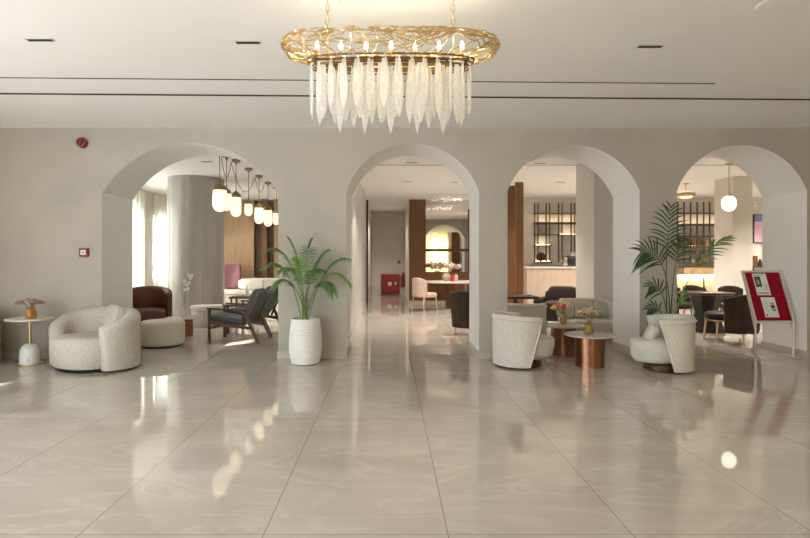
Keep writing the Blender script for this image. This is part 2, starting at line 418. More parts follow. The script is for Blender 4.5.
# recess door frame + door
struct(MB().ext(CX0, CX0 + .05, 16.14, 16.26, 0, CEIL), 'trim_1', 'dwood')
d = struct(MB().ext(CX0 + .02, CX0 + .42, 20.36, 20.4, .0, 2.3), 'door_1', 'room')
# ceiling slots (slightly oblique to the arcade in the photograph)
def slot(i, x0, x1, ya, yb, w, z=CEIL):
    mb = MB(); mb.add([(x0, ya - w, z - .004), (x1, yb - w, z - .004), (x1, yb + w, z - .004), (x0, ya + w, z - .004),
                       (x0, ya - w, z + .03), (x1, yb - w, z + .03), (x1, yb + w, z + .03), (x0, ya + w, z + .03)],
                      [(3, 2, 1, 0), (4, 5, 6, 7), (0, 1, 5, 4), (1, 2, 6, 5), (2, 3, 7, 6), (3, 0, 4, 7)])
    struct(mb, 'trim_%d' % i, 'slotblack')
KZ = (CEIL - CAMH) * F
def cy(v): return KZ / (VV - v)
def slope_slot(i, u0, v0, u1, v1, w, x0=None, x1=None):
    ya, yb = cy(v0), cy(v1); xa, xb = px(u0, ya), px(u1, yb); m_ = (yb - ya) / (xb - xa)
    x0 = xa if x0 is None else x0; x1 = xb if x1 is None else x1
    slot(i, x0, x1, ya + (x0 - xa) * m_, ya + (x1 - xa) * m_, w)
slope_slot(2, 0, 93.5, 810, 99.5, .022, XL + .05, XLOB - .05)
slope_slot(3, 0, 77.5, 715, 83.5, .008, XL + .05)
slot(4, CX0 + .05, 7.4, 10.15, 10.15, .012)
# soffit beam and pillars
struct(MB().ext(px(594, 9.2), 4.7, 9.2, 10.09, 0, CEIL), 'wall_pillar', 'room')
struct(MB().ext(7.6, 8.04, 11.5, 12.15, 0, CEIL), 'wall_pier_bar', 'room')
# round clad column
CR = .62; CC = (px(196, 11.95), 11.95)
struct(MB().lathe([(CR, 0), (CR, CEIL)], 64, (CC[0], CC[1], 0)), 'column_1', 'col')
# curtains on the lounge windows, yellow curtain at the entrance
def curtain(name, axis, pos, a0, a1, z0, z1, mat, label, amp=.035, n=8):
    nx = max(24, int(n * 12)); vs = []; fs = []
    for i in range(nx + 1):
        a = a0 + (a1 - a0) * i / nx; dd = amp * math.sin(2 * PI * n * i / nx)
        for z in (z0, (z0 + z1) / 2, z1): vs.append((pos + dd, a, z) if axis == 'x' else (a, pos + dd, z))
    for i in range(nx):
        for j in range(2): fs.append((i * 3 + j, i * 3 + 3 + j, i * 3 + 4 + j, i * 3 + 1 + j))
    o = MB().add(vs, fs).build(name, mat, sharp=80)
    return tag(o, label, 'curtain')
curtain('sheer_curtain', 'x', XL + .12, 12.0, 13.6, .03, 3.15, 'sheer', 'cream sheer curtain filling the nearer lounge window beside the left arch jamb')
curtain('sheer_curtain', 'x', XL + .12, 14.15, 15.3, .03, 3.15, 'sheer', 'narrow cream sheer curtain at the farther lounge window beside the round column', n=4)
curtain('sheer_curtain', 'x', XL + .12, 9.4, 11.95, .03, 3.15, 'sheer', 'added unseen cream sheer filtering sun at the lounge side opening behind the left arch jamb', n=12)  # unseen sheer added to hold direct sun off the bench and column
curtain('window_curtain', 'y', YB + .12, 2.4, 4.0, .05, 3.18, 'yellow', 'yellow curtain seen mirrored in the dining room wall mirror', n=10)

# ------------------------------------------------------------------ lobby ceiling fittings
def downlight(u, v, w, label, Y=None):
    Y = cy(v); L = w * Y / F
    t = thing('ceiling_downlight', label, 'ceiling light', (px(u, Y), Y, CEIL), group='slim recessed ceiling lights')
    MB().ext(-L / 2, L / 2, -.028, .028, -.006, .02).build('frame', 'silver', t)
    MB().ext(-L / 2 + .012, L / 2 - .012, -.018, .018, -.009, .0).build('dark_louver', 'slotblack', t)
downlight(40, 39.5, 27, 'slim dark recessed ceiling light at far left above the wall alarm')
downlight(248, 42, 26, 'slim dark recessed ceiling light just left of the chandelier')
downlight(650, 46, 26, 'slim dark recessed ceiling light right of the chandelier')
downlight(412, 162.5, 12, 'slim dark ceiling light nearest in the middle arch passage')
downlight(406.5, 181.5, 10, 'slim dark ceiling light left of centre in the middle arch passage')
downlight(455, 182, 7, 'slim dark ceiling light right side of the middle arch passage')
downlight(540, 163, 12, 'slim dark ceiling light near the top of the third arch')
downlight(560, 182, 10, 'slim dark ceiling light deeper inside the third arch')
downlight(207, 161.5, 11, 'slim dark ceiling light left of the lounge pendants in the first arch')
def disc(u, v, r, label):
    Y = cy(v); t = thing('ceiling_speaker', label, 'ceiling speaker', (px(u, Y), Y, CEIL))
    MB().lathe([(0, -.012), (r * .95, -.012), (r, -.004), (r, .02)], 40).build('grille', 'ceil', t)
    MB().lathe([(r, -.006), (r * 1.06, -.004), (r * 1.06, .02)], 40).build('rim', 'whiteplastic', t)
disc(777, 4, .13, 'round white ceiling speaker cut by the top edge at right')
disc(318, -1, .15, 'round white ceiling speaker behind the left chandelier chain')

# ------------------------------------------------------------------ chandelier
CHY = 3.4
def chandelier():
    t = thing('chandelier', 'long oval gold twig chandelier with frosted glass blades hanging from two chains', 'chandelier', (px(390.5, CHY), CHY, 0))
    zt, zm, zb_ = 2.83, 2.785, 2.69
    def surf(a, w):          # superellipse plan
        k = [(0, .545, .13, zb_), (.35, .665, .19, 2.725), (.62, .71, .22, zm), (.85, .69, .215, 2.82), (1, .655, .20, 2.838)]
        for (w0, a0, b0, z0), (w1, a1, b1, z1) in zip(k, k[1:]):
            if w <= w1: q = (w - w0) / (w1 - w0); A, B, Z = a0 + (a1 - a0) * q, b0 + (b1 - b0) * q, z0 + (z1 - z0) * q; break
        c, s_ = math.cos(a), math.sin(a); e = 2 / 2.8
        return Vector((A * math.copysign(abs(c) ** e, c), B * math.copysign(abs(s_) ** e, s_), Z))
    mb = MB(); rng = random.Random(3)
    # even arc-length lookup
    tab = []; L = 0; prev = surf(0, .6)
    for i in range(721):
        p = surf(2 * PI * i / 720, .6); L += (p - prev).length; prev = p; tab.append(L)
    def ang(s_):
        s_ = s_ % L; lo = 0
        import bisect
        i = bisect.bisect_left(tab, s_); return 2 * PI * i / 720
    def walk(s0, w0, ds, dw, n, r0, depth=0):
        pts = []; s_, w = s0, w0
        for i in range(n):
            if w > 1.0 or w < -.02: break
            pts.append(surf(ang(s_), max(0, w)) + Vector((rng.uniform(-.009, .009), rng.uniform(-.009, .009), rng.uniform(-.006, .006))))
            s_ += ds * rng.uniform(.6, 1.4); w += dw * rng.uniform(.3, 1.3)
            if rng.random() < .45: ds += rng.uniform(-.035, .035); ds = max(-.045, min(.045, ds)); dw *= rng.uniform(.6, 1.3)
            if depth < 2 and rng.random() < .24: walk(s_, w, -ds + rng.uniform(-.02, .02), dw * rng.uniform(.5, 1.2), max(3, n - i), r0 * .9, depth + 1)
        if len(pts) > 1: mb.tube(pts, [r0 * (1 - .3 * i / len(pts)) for i in range(len(pts))], 5)
    N = 44
    for i in range(N):
        walk(L * (i + rng.random() * .6) / N, 0, rng.uniform(-.03, .03), .11, 11, .0036)
    for i in range(56):
        walk(L * (i + rng.random()) / 56, rng.uniform(.35, .8), rng.choice((-1, 1)) * rng.uniform(.02, .04), rng.uniform(-.02, .07), 7, .0036, 1)
    mb.build('twig_basket', 'gold', t, sharp=60)
    for z, rx, ry, n_ in ((2.695, .545, .128, 'upper_rail'), (2.672, .53, .12, 'middle_rail'), (2.65, .52, .112, 'lower_rail')):
        MB().tube([(rx * math.copysign(abs(math.cos(a)) ** .75, math.cos(a)), ry * math.copysign(abs(math.sin(a)) ** .75, math.sin(a)), z) for a in [2 * PI * i / 80 for i in range(80)]], .0065, 6, True).build(n_, 'bronze', t)
    MB().ext(-.5, .5, -.008, .008, 2.665, 2.68).ext(-.5, .5, -.1, -.088, 2.665, 2.677).ext(-.5, .5, .088, .1, 2.665, 2.677).build('frame_bar', 'bronze', t)
    for k in range(9):
        x = -.48 + .96 * k / 8; MB().ext(x - .006, x + .006, -.14, .14, 2.655, 2.665).build('cross_bar', 'bronze', t)
    # blades
    def blade(L_, w):
        mb = MB(); n = 14; vs = []; fs = []
        for i in range(n + 1):
            q = i / n; hw = w * (.5 + .5 * math.sin(PI / 2 * q / .55)) if q < .55 else w * (math.cos(PI / 2 * ((q - .55) / .45) ** 1.35))
            hw = max(hw, .0006); z = -L_ * q; tk = .006 * (1 - .6 * q)
            for x, y in ((-hw, 0), (-hw * .5, -tk), (0, -tk * .45), (hw * .5, -tk), (hw, 0), (hw * .5, tk), (0, tk * .45), (-hw * .5, tk)): vs.append((x, y, z))
        for i in range(n):
            for k in range(8): fs.append((i * 8 + k, i * 8 + (k + 1) % 8, i * 8 + 8 + (k + 1) % 8, i * 8 + 8 + k))
        fs.append(tuple(range(8))); fs.append(tuple(range(n * 8 + 7, n * 8 - 1, -1)))
        mb.add(vs, fs); o = mb.build('glass_blade', 'crystal', t, sharp=25); return o
    src = {}
    def put(x, y, z, L_, rz):
        key = L_
        if key not in src: o = src[key] = blade(L_, .029)
        else: o = src[key].copy(); C.objects.link(o)
        o.parent = t; o.location = (x, y, z); o.rotation_euler = (0, 0, rz)
    ph = [0] * 30
    for i in range(28):
        s_ = L * (i + .5) / 28; a = ang(s_); p = surf(a, 0); k = .955
        put(p.x * k, p.y * .93, 2.685, (.33, .36, .345)[i % 3], math.atan2(p.y * 3, p.x) + PI / 2 + rng.uniform(-.25, .25))
    for i in range(17):
        a = ang(L * (i + .2) / 17); p = surf(a, 0)
        put(p.x * .86, p.y * .55, 2.675, (.40, .375)[i % 2], rng.uniform(-.5, .5))
    for u in (340.5, 365.4, 390.9, 417.3, 442.7):
        put(px(u, CHY) - t.location.x, -.01, 2.665, .452, rng.uniform(-.15, .15))
    for u in (317, 341, 366, 391, 415, 439, 462):
        x = px(u, CHY) - t.location.x
        o = MB().lathe([(.010, 0), (.010, .05), (.007, .052)], 10, (x, 0, 2.715)).build('candle_holder', 'gold', t)
        MB().lathe([(.002, .05), (.010, .058), (.013, .075), (.009, .095), (.002, .112)], 10, (x, 0, 2.715)).build('bulb', 'bulb', o)
        l = bpy.data.lights.new('chandelier_lamp', 'POINT'); l.energy = 1.9; l.color = (1, .84, .6); l.shadow_soft_size = .02
        lo = bpy.data.objects.new('chandelier_lamp', l); C.objects.link(lo); lo.location = (x + t.location.x, CHY, 2.86); lo.parent = None
        lo['kind'] = 'structure'
    for u in (327.5, 453):
        x = px(u, CHY) - t.location.x; mb = MB(); z = 2.70; i = 0
        mb.tube([(x, 0, 2.68), (x, 0, 2.9)], .004, 6)
        z = 2.895
        while z < CEIL - .05:
            pts = []
            for k in range(12):
                a = 2 * PI * k / 12; q = (.011 * math.cos(a), .026 * math.sin(a)); pts.append((x + (q[0] if i % 2 else 0), (0 if i % 2 else q[0]), z + .02 + q[1]))
            mb.tube(pts, .0032, 5, True); z += .042; i += 1
        mb.build('chain', 'gold', t)
        MB().lathe([(.004, -.06), (.012, -.055), (.05, -.02), (.06, 0)], 24, (x, 0, CEIL)).build('ceiling_canopy', 'gold', t)
chandelier()

# ------------------------------------------------------------------ alarm fittings on the arcade wall
def sounder():
    p = P(83, 143, WY); t = thing('fire_alarm', 'round red fire alarm sounder high on the wall left of the first arch', 'fire alarm', p)
    rot = Matrix.Rotation(PI / 2, 4, 'X')
    MB().lathe([(0, 0), (.075, 0), (.075, .03), (.062, .06), (.05, .065), (.045, .05), (0, .05)], 32, mat=rot).build('body', 'redbox', t)
    MB().lathe([(.0, .05), (.03, .05), (.026, .075), (0, .08)], 24, mat=rot).build('horn', 'redbox', t)
    MB().lathe([(.034, .05), (.044, .05), (.044, .056), (.034, .056)], 24, mat=rot).build('dark_ring', 'ink', t)
sounder()
def callpoint():
    p = P(85, 252.5, WY); t = thing('fire_call_point', 'small square red fire call point on the wall beneath the alarm', 'fire alarm', p)
    MB().ext(-.062, .062, -.045, 0, -.06, .06).build('body', 'redbox', t, bevel=.008)
    MB().ext(-.034, .034, -.05, -.045, -.032, .034).build('push_plate', 'whiteplastic', t)
    MB().ext(-.012, .012, -.052, -.05, -.01, .012).build('center_dot', 'ink', t)
callpoint()

# ------------------------------------------------------------------ seating in the lobby
def armchair(loc, rz, label):
    t = thing('armchair', label, 'armchair', loc, rz, None)
    def h(a):
        q = min(1, abs(a) / 2.3); return .785 - .215 * q ** 2.2
    mb = MB(); shell(mb, .51, .355, -2.3, 2.3, .20, .035, h, skew=.03); mb.build('wraparound_back', 'boucle', t, sharp=70)
    MB().lathe([(.30, .035), (.40, .05), (.425, .12), (.43, .30), (.42, .40), (.37, .435), (.2, .45), (0, .452)], 48, (0, -.06, 0), sx=1.0, sy=.86, e=2.6).build('seat', 'boucle', t, sharp=60)
    MB().lathe([(.44, 0), (.46, .035)], 40, (0, -.02, 0), sy=.8).build('plinth', 'black', t)
    return t
ac = armchair((px(97, 6.82), 6.76, 0), R(-24), 'large round cream boucle armchair beside the round side table')
dup(ac, (px(-55, 6.7), 6.68, 0), R(12), 'cream boucle armchair almost wholly cut off by the left picture edge')
ac.scale = (1.05, 1.02, .97)
cu = MB().superq((0, 0, 0), (.46, .17, .40), .55, .45).build('throw_pillow', 'boucle', sharp=80)
cu.location = (ac.location.x + .20, ac.location.y + .10, .595); cu.rotation_euler = (R(-16), R(8), R(-48)); tag(cu, 'cream throw pillow leaning inside the large round armchair', 'pillow')
def side_table():
    t = thing('side_table', 'round cream side table on a brass stem with white marble dome foot', 'side table', (px(30, 6.93), 6.93, 0))
    MB().lathe([(.165, 0), (.17, .004), (.165, .014), (0, .014)], 40).build('base_disc', 'brass', t)
    MB().lathe([(.122, .014), (.125, .1), (.118, .19), (.095, .245), (.05, .275), (0, .28)], 32).build('marble_foot', 'white_marble', t)
    MB().lathe([(.016, .27), (.016, .59)], 16).build('stem', 'brass', t)
    MB().lathe([(.06, .58), (.265, .588), (.283, .594)], 48).build('top_rim', 'brass', t)
    MB().lathe([(.281, .594), (.286, .60), (.281, .612), (0, .612)], 48).build('tabletop', 'cream_top', t)
side_table()
def vase(name, loc, prof, mat, label):
    o = MB().lathe(prof, 24).build(name, mat, loc=loc); return tag(o, label, 'vase')
def bouquet(name, loc, specs, label, spread=.16, height=.16, n=16, seed=1, size=.028, flat=.6):
    t = thing(name, label, 'flowers', loc); rng = random.Random(seed); st = MB(); heads = {}
    for i in range(n):
        a = rng.uniform(0, 2 * PI); r = spread * math.sqrt(rng.random()); z = height * (1 - .35 * (r / spread) ** 2) * rng.uniform(.75, 1.05)
        p = Vector((r * math.cos(a), r * math.sin(a), z))
        st.tube([(0, 0, -.06), p * .45 + Vector((0, 0, .01)), p], .0022, 5)
        mb = heads.setdefault(specs[i % len(specs)], []); mb.append(p)
    st.build('stems', 'twig', t)
    for mname, ps in heads.items():
        for p in ps:
            mb = MB()
            for k in range(5):
                q = p + Vector((rng.uniform(-1, 1), rng.uniform(-1, 1), rng.uniform(-.6, .8))) * size * .7
                mb.superq(q, (size * rng.uniform(.7, 1.3), size * rng.uniform(.7, 1.3), size * flat * rng.uniform(.8, 1.4)), 1, 1, 8, 6, Matrix.Rotation(rng.uniform(0, 3), 4, (1, rng.random(), 0)))
            mb.build('blossom', mname, t, sharp=80)
    return t
stx = px(31, 6.93)
vase('vase', (stx, 6.93, .612), [(.045, 0), (.062, .015), (.066, .06), (.062, .1), (.045, .12), (.052, .14), (.044, .14), (.038, .12), (0, .115)], 'amber', 'small amber glass vase on the round cream side table')
bouquet('dried_flowers', (stx, 6.93, .75), ['dry', 'dry', 'twig'], 'reddish brown dried flowers in the amber vase on the side table', .16, .11, 22, 4, .03)

def swivel(loc, rz, label):
    t = thing('swivel_chair', label, 'armchair', loc, rz, 'ivory tub swivel chairs')
    def h(a): return .69 - .035 * (abs(a) / 2.08) ** 2
    mb = MB(); shell(mb, .335, .335, -2.08, 2.08, .075, .03, h, skew=.27, flare=.015); mb.build('tub_back', 'boucle2', t, sharp=70)
    # piping ridge on the outer side of the rim
    pts = []
    for k in range(9):
        q = k / 8; z = .04 + (.62 - .04) * q; a = -2.0 * (1 - .27 * (1 - (z - .03) / .64)); pts.append(((.378 + .015 * q) * math.sin(a), (.378 + .015 * q) * math.cos(a), z))
    for k in range(1, 30):
        a = -2.0 + 4.0 * k / 30; pts.append((.394 * math.sin(a), .394 * math.cos(a), h(a) - .052))
    for k in range(9):
        q = 1 - k / 8; z = .04 + (.62 - .04) * q; a = 2.0 * (1 - .27 * (1 - (z - .03) / .64)); pts.append(((.378 + .015 * q) * math.sin(a), (.378 + .015 * q) * math.cos(a), z))
    MB().tube(pts, .012, 8).build('piping', 'boucle2', t, sharp=80)
    MB().lathe([(.22, .10), (.29, .115), (.325, .17), (.345, .27), (.345, .34), (.325, .375), (.25, .39), (0, .395)], 44, (0, -.12, 0), sx=.84, sy=1.06, e=2.3).build('seat', 'boucle2', t, sharp=60)
    MB().lathe([(.22, 0), (.24, .01), (.24, .06), (.20, .10)], 36, (0, -.06, 0)).build('swivel_base', 'dwood', t)
    return t
s1 = swivel((px(519.5, 6.88), 6.86, 0), R(90 + 12), 'ivory tub swivel chair left of the copper drum tables, facing right')
s2 = dup(s1, (px(664.5, 6.6), 6.58, 0), R(-90 - 12), 'ivory tub swivel chair right of the copper drum tables, before the tall palm', scale=(.86, .86, 1.0))
s1.scale = (.94, .94, 1)
s3 = dup(s1, (px(524, 8.6), 8.62, 0), R(180 - 10), 'ivory tub chair partly hidden behind the left swivel chair', scale=None)
cu2 = MB().superq((0, 0, 0), (.27, .11, .22), .55, .45).build('throw_pillow', 'boucle2', sharp=80)
cu2.location = (s2.location.x - .15, s2.location.y + .06, .455); cu2.rotation_euler = (R(25), 0, R(75)); tag(cu2, 'ivory throw pillow on the seat of the right swivel chair', 'pillow')

def drum_table(u, Y, H, rt, rd, label):
    t = thing('coffee_table', label, 'coffee table', (px(u, Y), Y, 0), group='copper drum coffee tables')
    MB().lathe([(rd, 0), (rd, H - .022), (rd * .9, H - .02)], 48).build('drum_base', 'copper', t)
    MB().lathe([(rd * .9, H - .02), (rt - .012, H - .02), (rt, H - .01), (rt, H - .004), (rt - .004, H), (0, H)], 56).build('tabletop', 'stonetop', t)
    return t
t1 = drum_table(589.5, 6.82, .415, .32, .182, 'nearer copper drum coffee table with the tan dried flowers')
t2 = drum_table(563.5, 7.66, .43, .31, .18, 'farther copper drum coffee table with the red and yellow flowers')
vp = [(.03, 0), (.052, .012), (.062, .05), (.052, .085), (.038, .11), (.05, .14), (.044, .14), (.032, .11), (0, .1)]
vase('vase', (t1.location.x - .02, 6.80, .415), vp, 'olive_glass', 'olive amber glass vase on the nearer copper drum table')
bouquet('dried_flowers', (t1.location.x - .02, 6.80, .55), ['tan', 'tan', 'dry'], 'tan dried flowers on the nearer copper drum table', .15, .19, 20, 8, .04)
vase('vase', (t2.location.x + .0, 7.66, .43), [(r * .8, z * 1.25) for r, z in vp], 'olive_glass', 'olive amber glass vase on the farther copper drum table')
bouquet('cut_flowers', (t2.location.x + .0, 7.66, .59), ['redflower', 'yelflower', 'tan', 'yelflower', 'redflower'], 'red and yellow flowers on the farther copper drum table', .16, .15, 22, 9, .048)

# ------------------------------------------------------------------ palms
def frond(par, b, c, e, mat, nl=18, L0=.3, start=.35, w=.012, droop=.35, fan=.6, seed=0, rr=.006, face=None):
    rng = random.Random(seed); b, c, e = Vector(b), Vector(c), Vector(e); mb = MB(); st = []
    N = 24
    def q(s): return b * (1 - s) ** 2 + c * 2 * s * (1 - s) + e * s * s
    mb.tube([q(i / N) for i in range(N + 1)], [rr * (1 - .75 * i / N) for i in range(N + 1)], 6)
    for i in range(nl):
        s = start + (1 - start) * (i + .5) / nl; p = q(s); T = (q(min(1, s + .02)) - q(s - .02)).normalized()
        up = Vector(face) if face else Vector((0, 0, 1))
        S_ = T.cross(up); S_ = S_.normalized() if S_.length > .15 else T.cross(Vector((0, 1, 0))).normalized()
        k = (s - start) / (1 - start); L = L0 * (.55 + .6 * math.sin(PI * (.12 + .8 * k))) * (1 - .35 * k)
        for sg in (-1, 1):
            D = (S_ * sg * math.cos(fan + .5 * k) + T * math.sin(fan + .5 * k)).normalized() + Vector((rng.uniform(-.1, .1), rng.uniform(-.1, .1), rng.uniform(-.05, .12)))
            D.normalize(); Wd = D.cross(Vector((0, -1, .35))); Wd = Wd.normalized() if Wd.length > .1 else T
            n = 6; vs = []; fs = []; l = L * rng.uniform(.85, 1.1)
            nrm = Wd.cross(D).normalized()
            for j in range(n + 1):
                f = j / n; hw = w * (.35 + 1.0 * f ** .5) * (1 - f ** 2.2) + .0006
                o = p + D * l * f + Vector((0, 0, -1)) * droop * l * f * f
                vs += [o - Wd * hw, o + nrm * hw * .35, o + Wd * hw]
            for j in range(n): fs += [(j * 3, j * 3 + 3, j * 3 + 4, j * 3 + 1), (j * 3 + 1, j * 3 + 4, j * 3 + 5, j * 3 + 2)]
            mb.add(vs, fs)
    return mb.build('frond', mat, par, sharp=60)
def planter_palm():
    Y = 7.0; t = thing('potted_palm', 'bright green areca palm in a white rippled planter before the pier', 'potted plant', (px(305.5, Y), Y, 0))
    loc = t.location
    prof = [(.15, 0), (.175, .008)]
    n = 64
    for i in range(n + 1):
        z = .01 + .59 * i / n; q = z / .6
        r = .175 + .047 * math.sin(PI * min(1, q * 1.15 + .05)) if q < .45 else .222 - .034 * ((q - .45) / .55) ** 1.5
        prof.append((r + .0032 * math.sin(i * PI * .5) , z))
    prof += [(.186, .605), (.172, .605), (.168, .56), (0, .56)]
    MB().lathe(prof, 56).build('planter', 'pot', t, sharp=60)
    MB().lathe([(.165, .555), (.165, .567), (.1, .578), (0, .58)], 32).build('soil', 'soil', t)
    def L_(u, v, dy): return P(u, v, Y + dy) - loc
    rng = random.Random(5)
    specs = [((289, 238), (300, 252), -.05, 1), ((311, 240), (305, 250), .02, 0), ((268, 249), (292, 240), -.12, 1), ((265, 266), (288, 250), .08, 0), ((273, 287), (291, 262), -.2, 0),
             ((347, 258), (322, 256), -.08, 1), ((349, 282), (326, 252), .05, 0), ((333, 292), (318, 262), -.22, 1), ((327, 250), (312, 258), .1, 0), ((297, 258), (304, 268), -.3, 1), ((320, 270), (308, 262), -.32, 0), ((284, 270), (298, 256), -.3, 0)]
    for i, ((u, v), (cu_, cv), dy, m_) in enumerate(specs):
        b = L_(305 + rng.uniform(-4, 4), 321, rng.uniform(-.05, .05)); b.z = .57
        frond(t, b, L_(cu_, cv, dy * .4), L_(u, v, min(dy, .13)), 'leaf' if i % 3 else 'leaf3', 27, .21, .40, .0062, .55, .5, i, .006)
    for i in range(6):
        b = L_(305 + rng.uniform(-4, 4), 321, rng.uniform(-.05, .05)); b.z = .57; e = L_(305 + rng.uniform(-7, 7), 292, rng.uniform(-.05, .05))
        MB().tube([b, (b + e) / 2, e], [.010, .008, .004], 8).build('cane', 'stem', t)
planter_palm()
def kentia():
    Y = 7.08; X = px(670, Y)
    t = thing('potted_palm', 'tall dark kentia palm behind the right swivel chair', 'potted plant', (X, Y + .05, 0)); loc = t.location
    MB().lathe([(.09, 0), (.1, .01), (.125, .36), (.13, .40), (.12, .40), (.115, .37), (0, .37)], 40).build('planter', 'pot', t)
    MB().lathe([(.113, .365), (.113, .378), (0, .385)], 28).build('soil', 'soil', t)
    def L_(u, v, dy): return P(u, v, Y + dy) - loc
    specs = [((671, 206), (663, 262), 0, 'leaf2', 11, .40, .62, .55), ((641, 252), (672, 246), -.12, 'leaf2', 11, .42, .55, .45), ((649, 287), (666, 279), -.1, 'leaf2', 7, .24, .5, .5),
             ((728, 238), (688, 256), -.25, 'leaf', 9, .26, .55, .85), ((682, 240), (671, 270), .03, 'leaf2', 8, .30, .68, .6), ((648, 309), (662, 300), -.12, 'leaf2', 6, .2, .5, .5), ((684, 292), (678, 303), -.2, 'leaf3', 5, .22, .5, .95)]
    for i, ((u, v), (a, b_), dy, m_, nl, l0, st, fan) in enumerate(specs):
        b = Vector((random.uniform(-.03, .03) + (.06 if u > 680 else 0), random.uniform(-.03, .03), .385))
        frond(t, b, L_(a, b_, dy * .3), L_(u, v, dy), m_, nl, l0, st, .0125, .38, fan, 20 + i, .009, face=(0, -1, .25))
kentia()

# ------------------------------------------------------------------ notice board at the right arch
def board():
    Yb, Yt = 7.40, 7.68; zb, zt = .49, 1.225; x0, x1 = 5.205, 5.765
    t = thing('notice_board', 'slanted red felt notice board in silver frame standing in the right arch', 'notice board', ((x0 + x1) / 2, Yb, 0))
    w = x1 - x0; L = math.hypot(Yt - Yb, zt - zb); ang = math.atan2(Yt - Yb, zt - zb)
    fr = Matrix.Translation((0, 0, zb)) @ Matrix.Rotation(-ang, 4, 'X')
    def bx(mb, xa, xb, za, zc, ya, yb): 
        return mb.box(fr @ Vector(((xa + xb) / 2, (ya + yb) / 2, (za + zc) / 2)), (xb - xa, yb - ya, zc - za), fr.to_3x3().to_4x4())
    mb = MB(); f = .028
    bx(mb, -w / 2, -w / 2 + f, 0, L, -.018, .018); bx(mb, w / 2 - f, w / 2, 0, L, -.018, .018); bx(mb, -w / 2 + f, w / 2 - f, 0, f, -.018, .018); bx(mb, -w / 2 + f, w / 2 - f, L - f, L, -.018, .018)
    mb.build('frame', 'silver', t)
    bx(MB(), -w / 2 + f, w / 2 - f, f, L - f, -.008, .012).build('felt_panel', 'redfelt', t)
    for sx in (-1, 1):
        MB().tube([(sx * (w / 2 - .012), 0, zb + .02), (sx * (w / 2 - .012), .0, 0)], .014, 10).build('leg', 'silver', t)
        MB().ext(sx * (w / 2 - .012) - .014, sx * (w / 2 - .012) + .014, -.12, .22, 0, .022).build('foot', 'silver', t)
        MB().tube([(sx * (w / 2 - .02), Yt - Yb - .1, zt - .35), (sx * (w / 2 - .014), .0, .35)], .009, 8).build('brace', 'silver', t)
    base = Matrix.Translation(t.location) @ fr
    def sheet(name, cx, z0, z1, wd, blocks, label):
        p = thing(name, label, 'paper', base @ Vector((cx, -.0085, (z0 + z1) / 2)))
        p.rotation_euler = (-ang, 0, 0)
        hh = (z1 - z0) / 2
        MB().ext(-wd / 2, wd / 2, -.0015, 0, -hh, hh).build('sheet', 'paper', p)
        for n_, m_, xa, xb, za, zb2 in blocks:
            MB().ext(xa * wd - wd / 2, xb * wd - wd / 2, -.0022, -.0015, za * 2 * hh - hh, zb2 * 2 * hh - hh).build(n_, m_, p)
    lines = [('text_line', 'greyink', .62, .92, .5 - .05 * k, .52 - .05 * k) for k in range(7)]
    sheet('paper_notice', -.045, L * .52, L * .94, .2, [('photo_print', 'ink', .08, .52, .38, .86), ('photo_highlight', 'skin', .2, .4, .5, .72), ('headline', 'greyink', .1, .85, .9, .94), ('footer_line', 'ink', .08, .9, .08, .12)] + lines, 'upper white notice with a dark portrait print on the red board')
    lines = [('text_line', 'greyink', .1, .45, .8 - .07 * k, .815 - .07 * k) for k in range(8)]
    sheet('paper_notice', -.01, L * .10, L * .48, .2, [('photo_print', 'skin', .58, .86, .62, .74), ('photo_print', 'ink', .56, .86, .46, .6), ('photo_print', 'teal', .6, .9, .3, .44), ('stamp', 'ink', .1, .2, .06, .15)] + lines, 'lower white notice with three small prints on the red board')
board()

# ------------------------------------------------------------------ lounge behind the first arch
def cushion_part(t, name, c, d, mat, rot=None, e=.35): return MB().superq(c, d, e, e, rot=rot).build(name, mat, t, sharp=80)
pf = thing('pouf', 'round beige upholstered pouf just inside the first arch', 'pouf', (px(161.5, 8.38), 8.42, 0))
MB().lathe([(.30, .02), (.325, .03), (.335, .06), (.34, .2), (.338, .36), (.325, .395), (.29, .405), (0, .408)], 48).build('drum', 'olive', pf, sharp=60)
MB().tube([(.339 * math.cos(2 * PI * k / 48), .339 * math.sin(2 * PI * k / 48), .362) for k in range(48)], .005, 6, True).build('piping', 'olive', pf)
MB().lathe([(.29, 0), (.29, .02)], 32).build('plinth', 'black', pf)
def red_chair():
    t = thing('leather_armchair', 'oxblood leather tub armchair behind the beige pouf', 'armchair', (px(147, 9.75), 9.75, 0), R(20))
    mb = MB(); shell(mb, .38, .34, -1.9, 1.9, .12, .08, lambda a: .88 - .12 * (abs(a) / 1.9) ** 2); mb.build('tub_back', 'redleather', t, sharp=70)
    MB().lathe([(.28, .10), (.33, .12), (.335, .40), (.31, .46), (.2, .48), (0, .485)], 40, (0, -.05, 0), e=2.6).build('seat', 'redleather', t, sharp=60)
    for x, y in ((-.22, -.22), (.22, -.22), (-.22, .2), (.22, .2)): MB().lathe([(.015, 0), (.02, .1)], 10, (x, y, 0)).build('leg', 'dwood', t)
red_chair()
lt = thing('coffee_table', 'low copper drum table holding the white orchid stem, in the lounge', 'coffee table', (px(184, 9.5), 9.5, 0), group=None)
MB().lathe([(.16, 0), (.16, .315)], 40).build('drum_base', 'copper', lt)
MB().lathe([(.15, .315), (.315, .318), (.32, .326), (.315, .336), (0, .336)], 48).build('tabletop', 'stonetop', lt)
vase('bottle_vase', (px(184, 9.5), 9.48, .336), [(.02, 0), (.036, .01), (.04, .04), (.03, .1), (.012, .16), (.015, .2), (.01, .2), (0, .16)], 'clearglass', 'slender glass vase on the low copper table in the lounge')
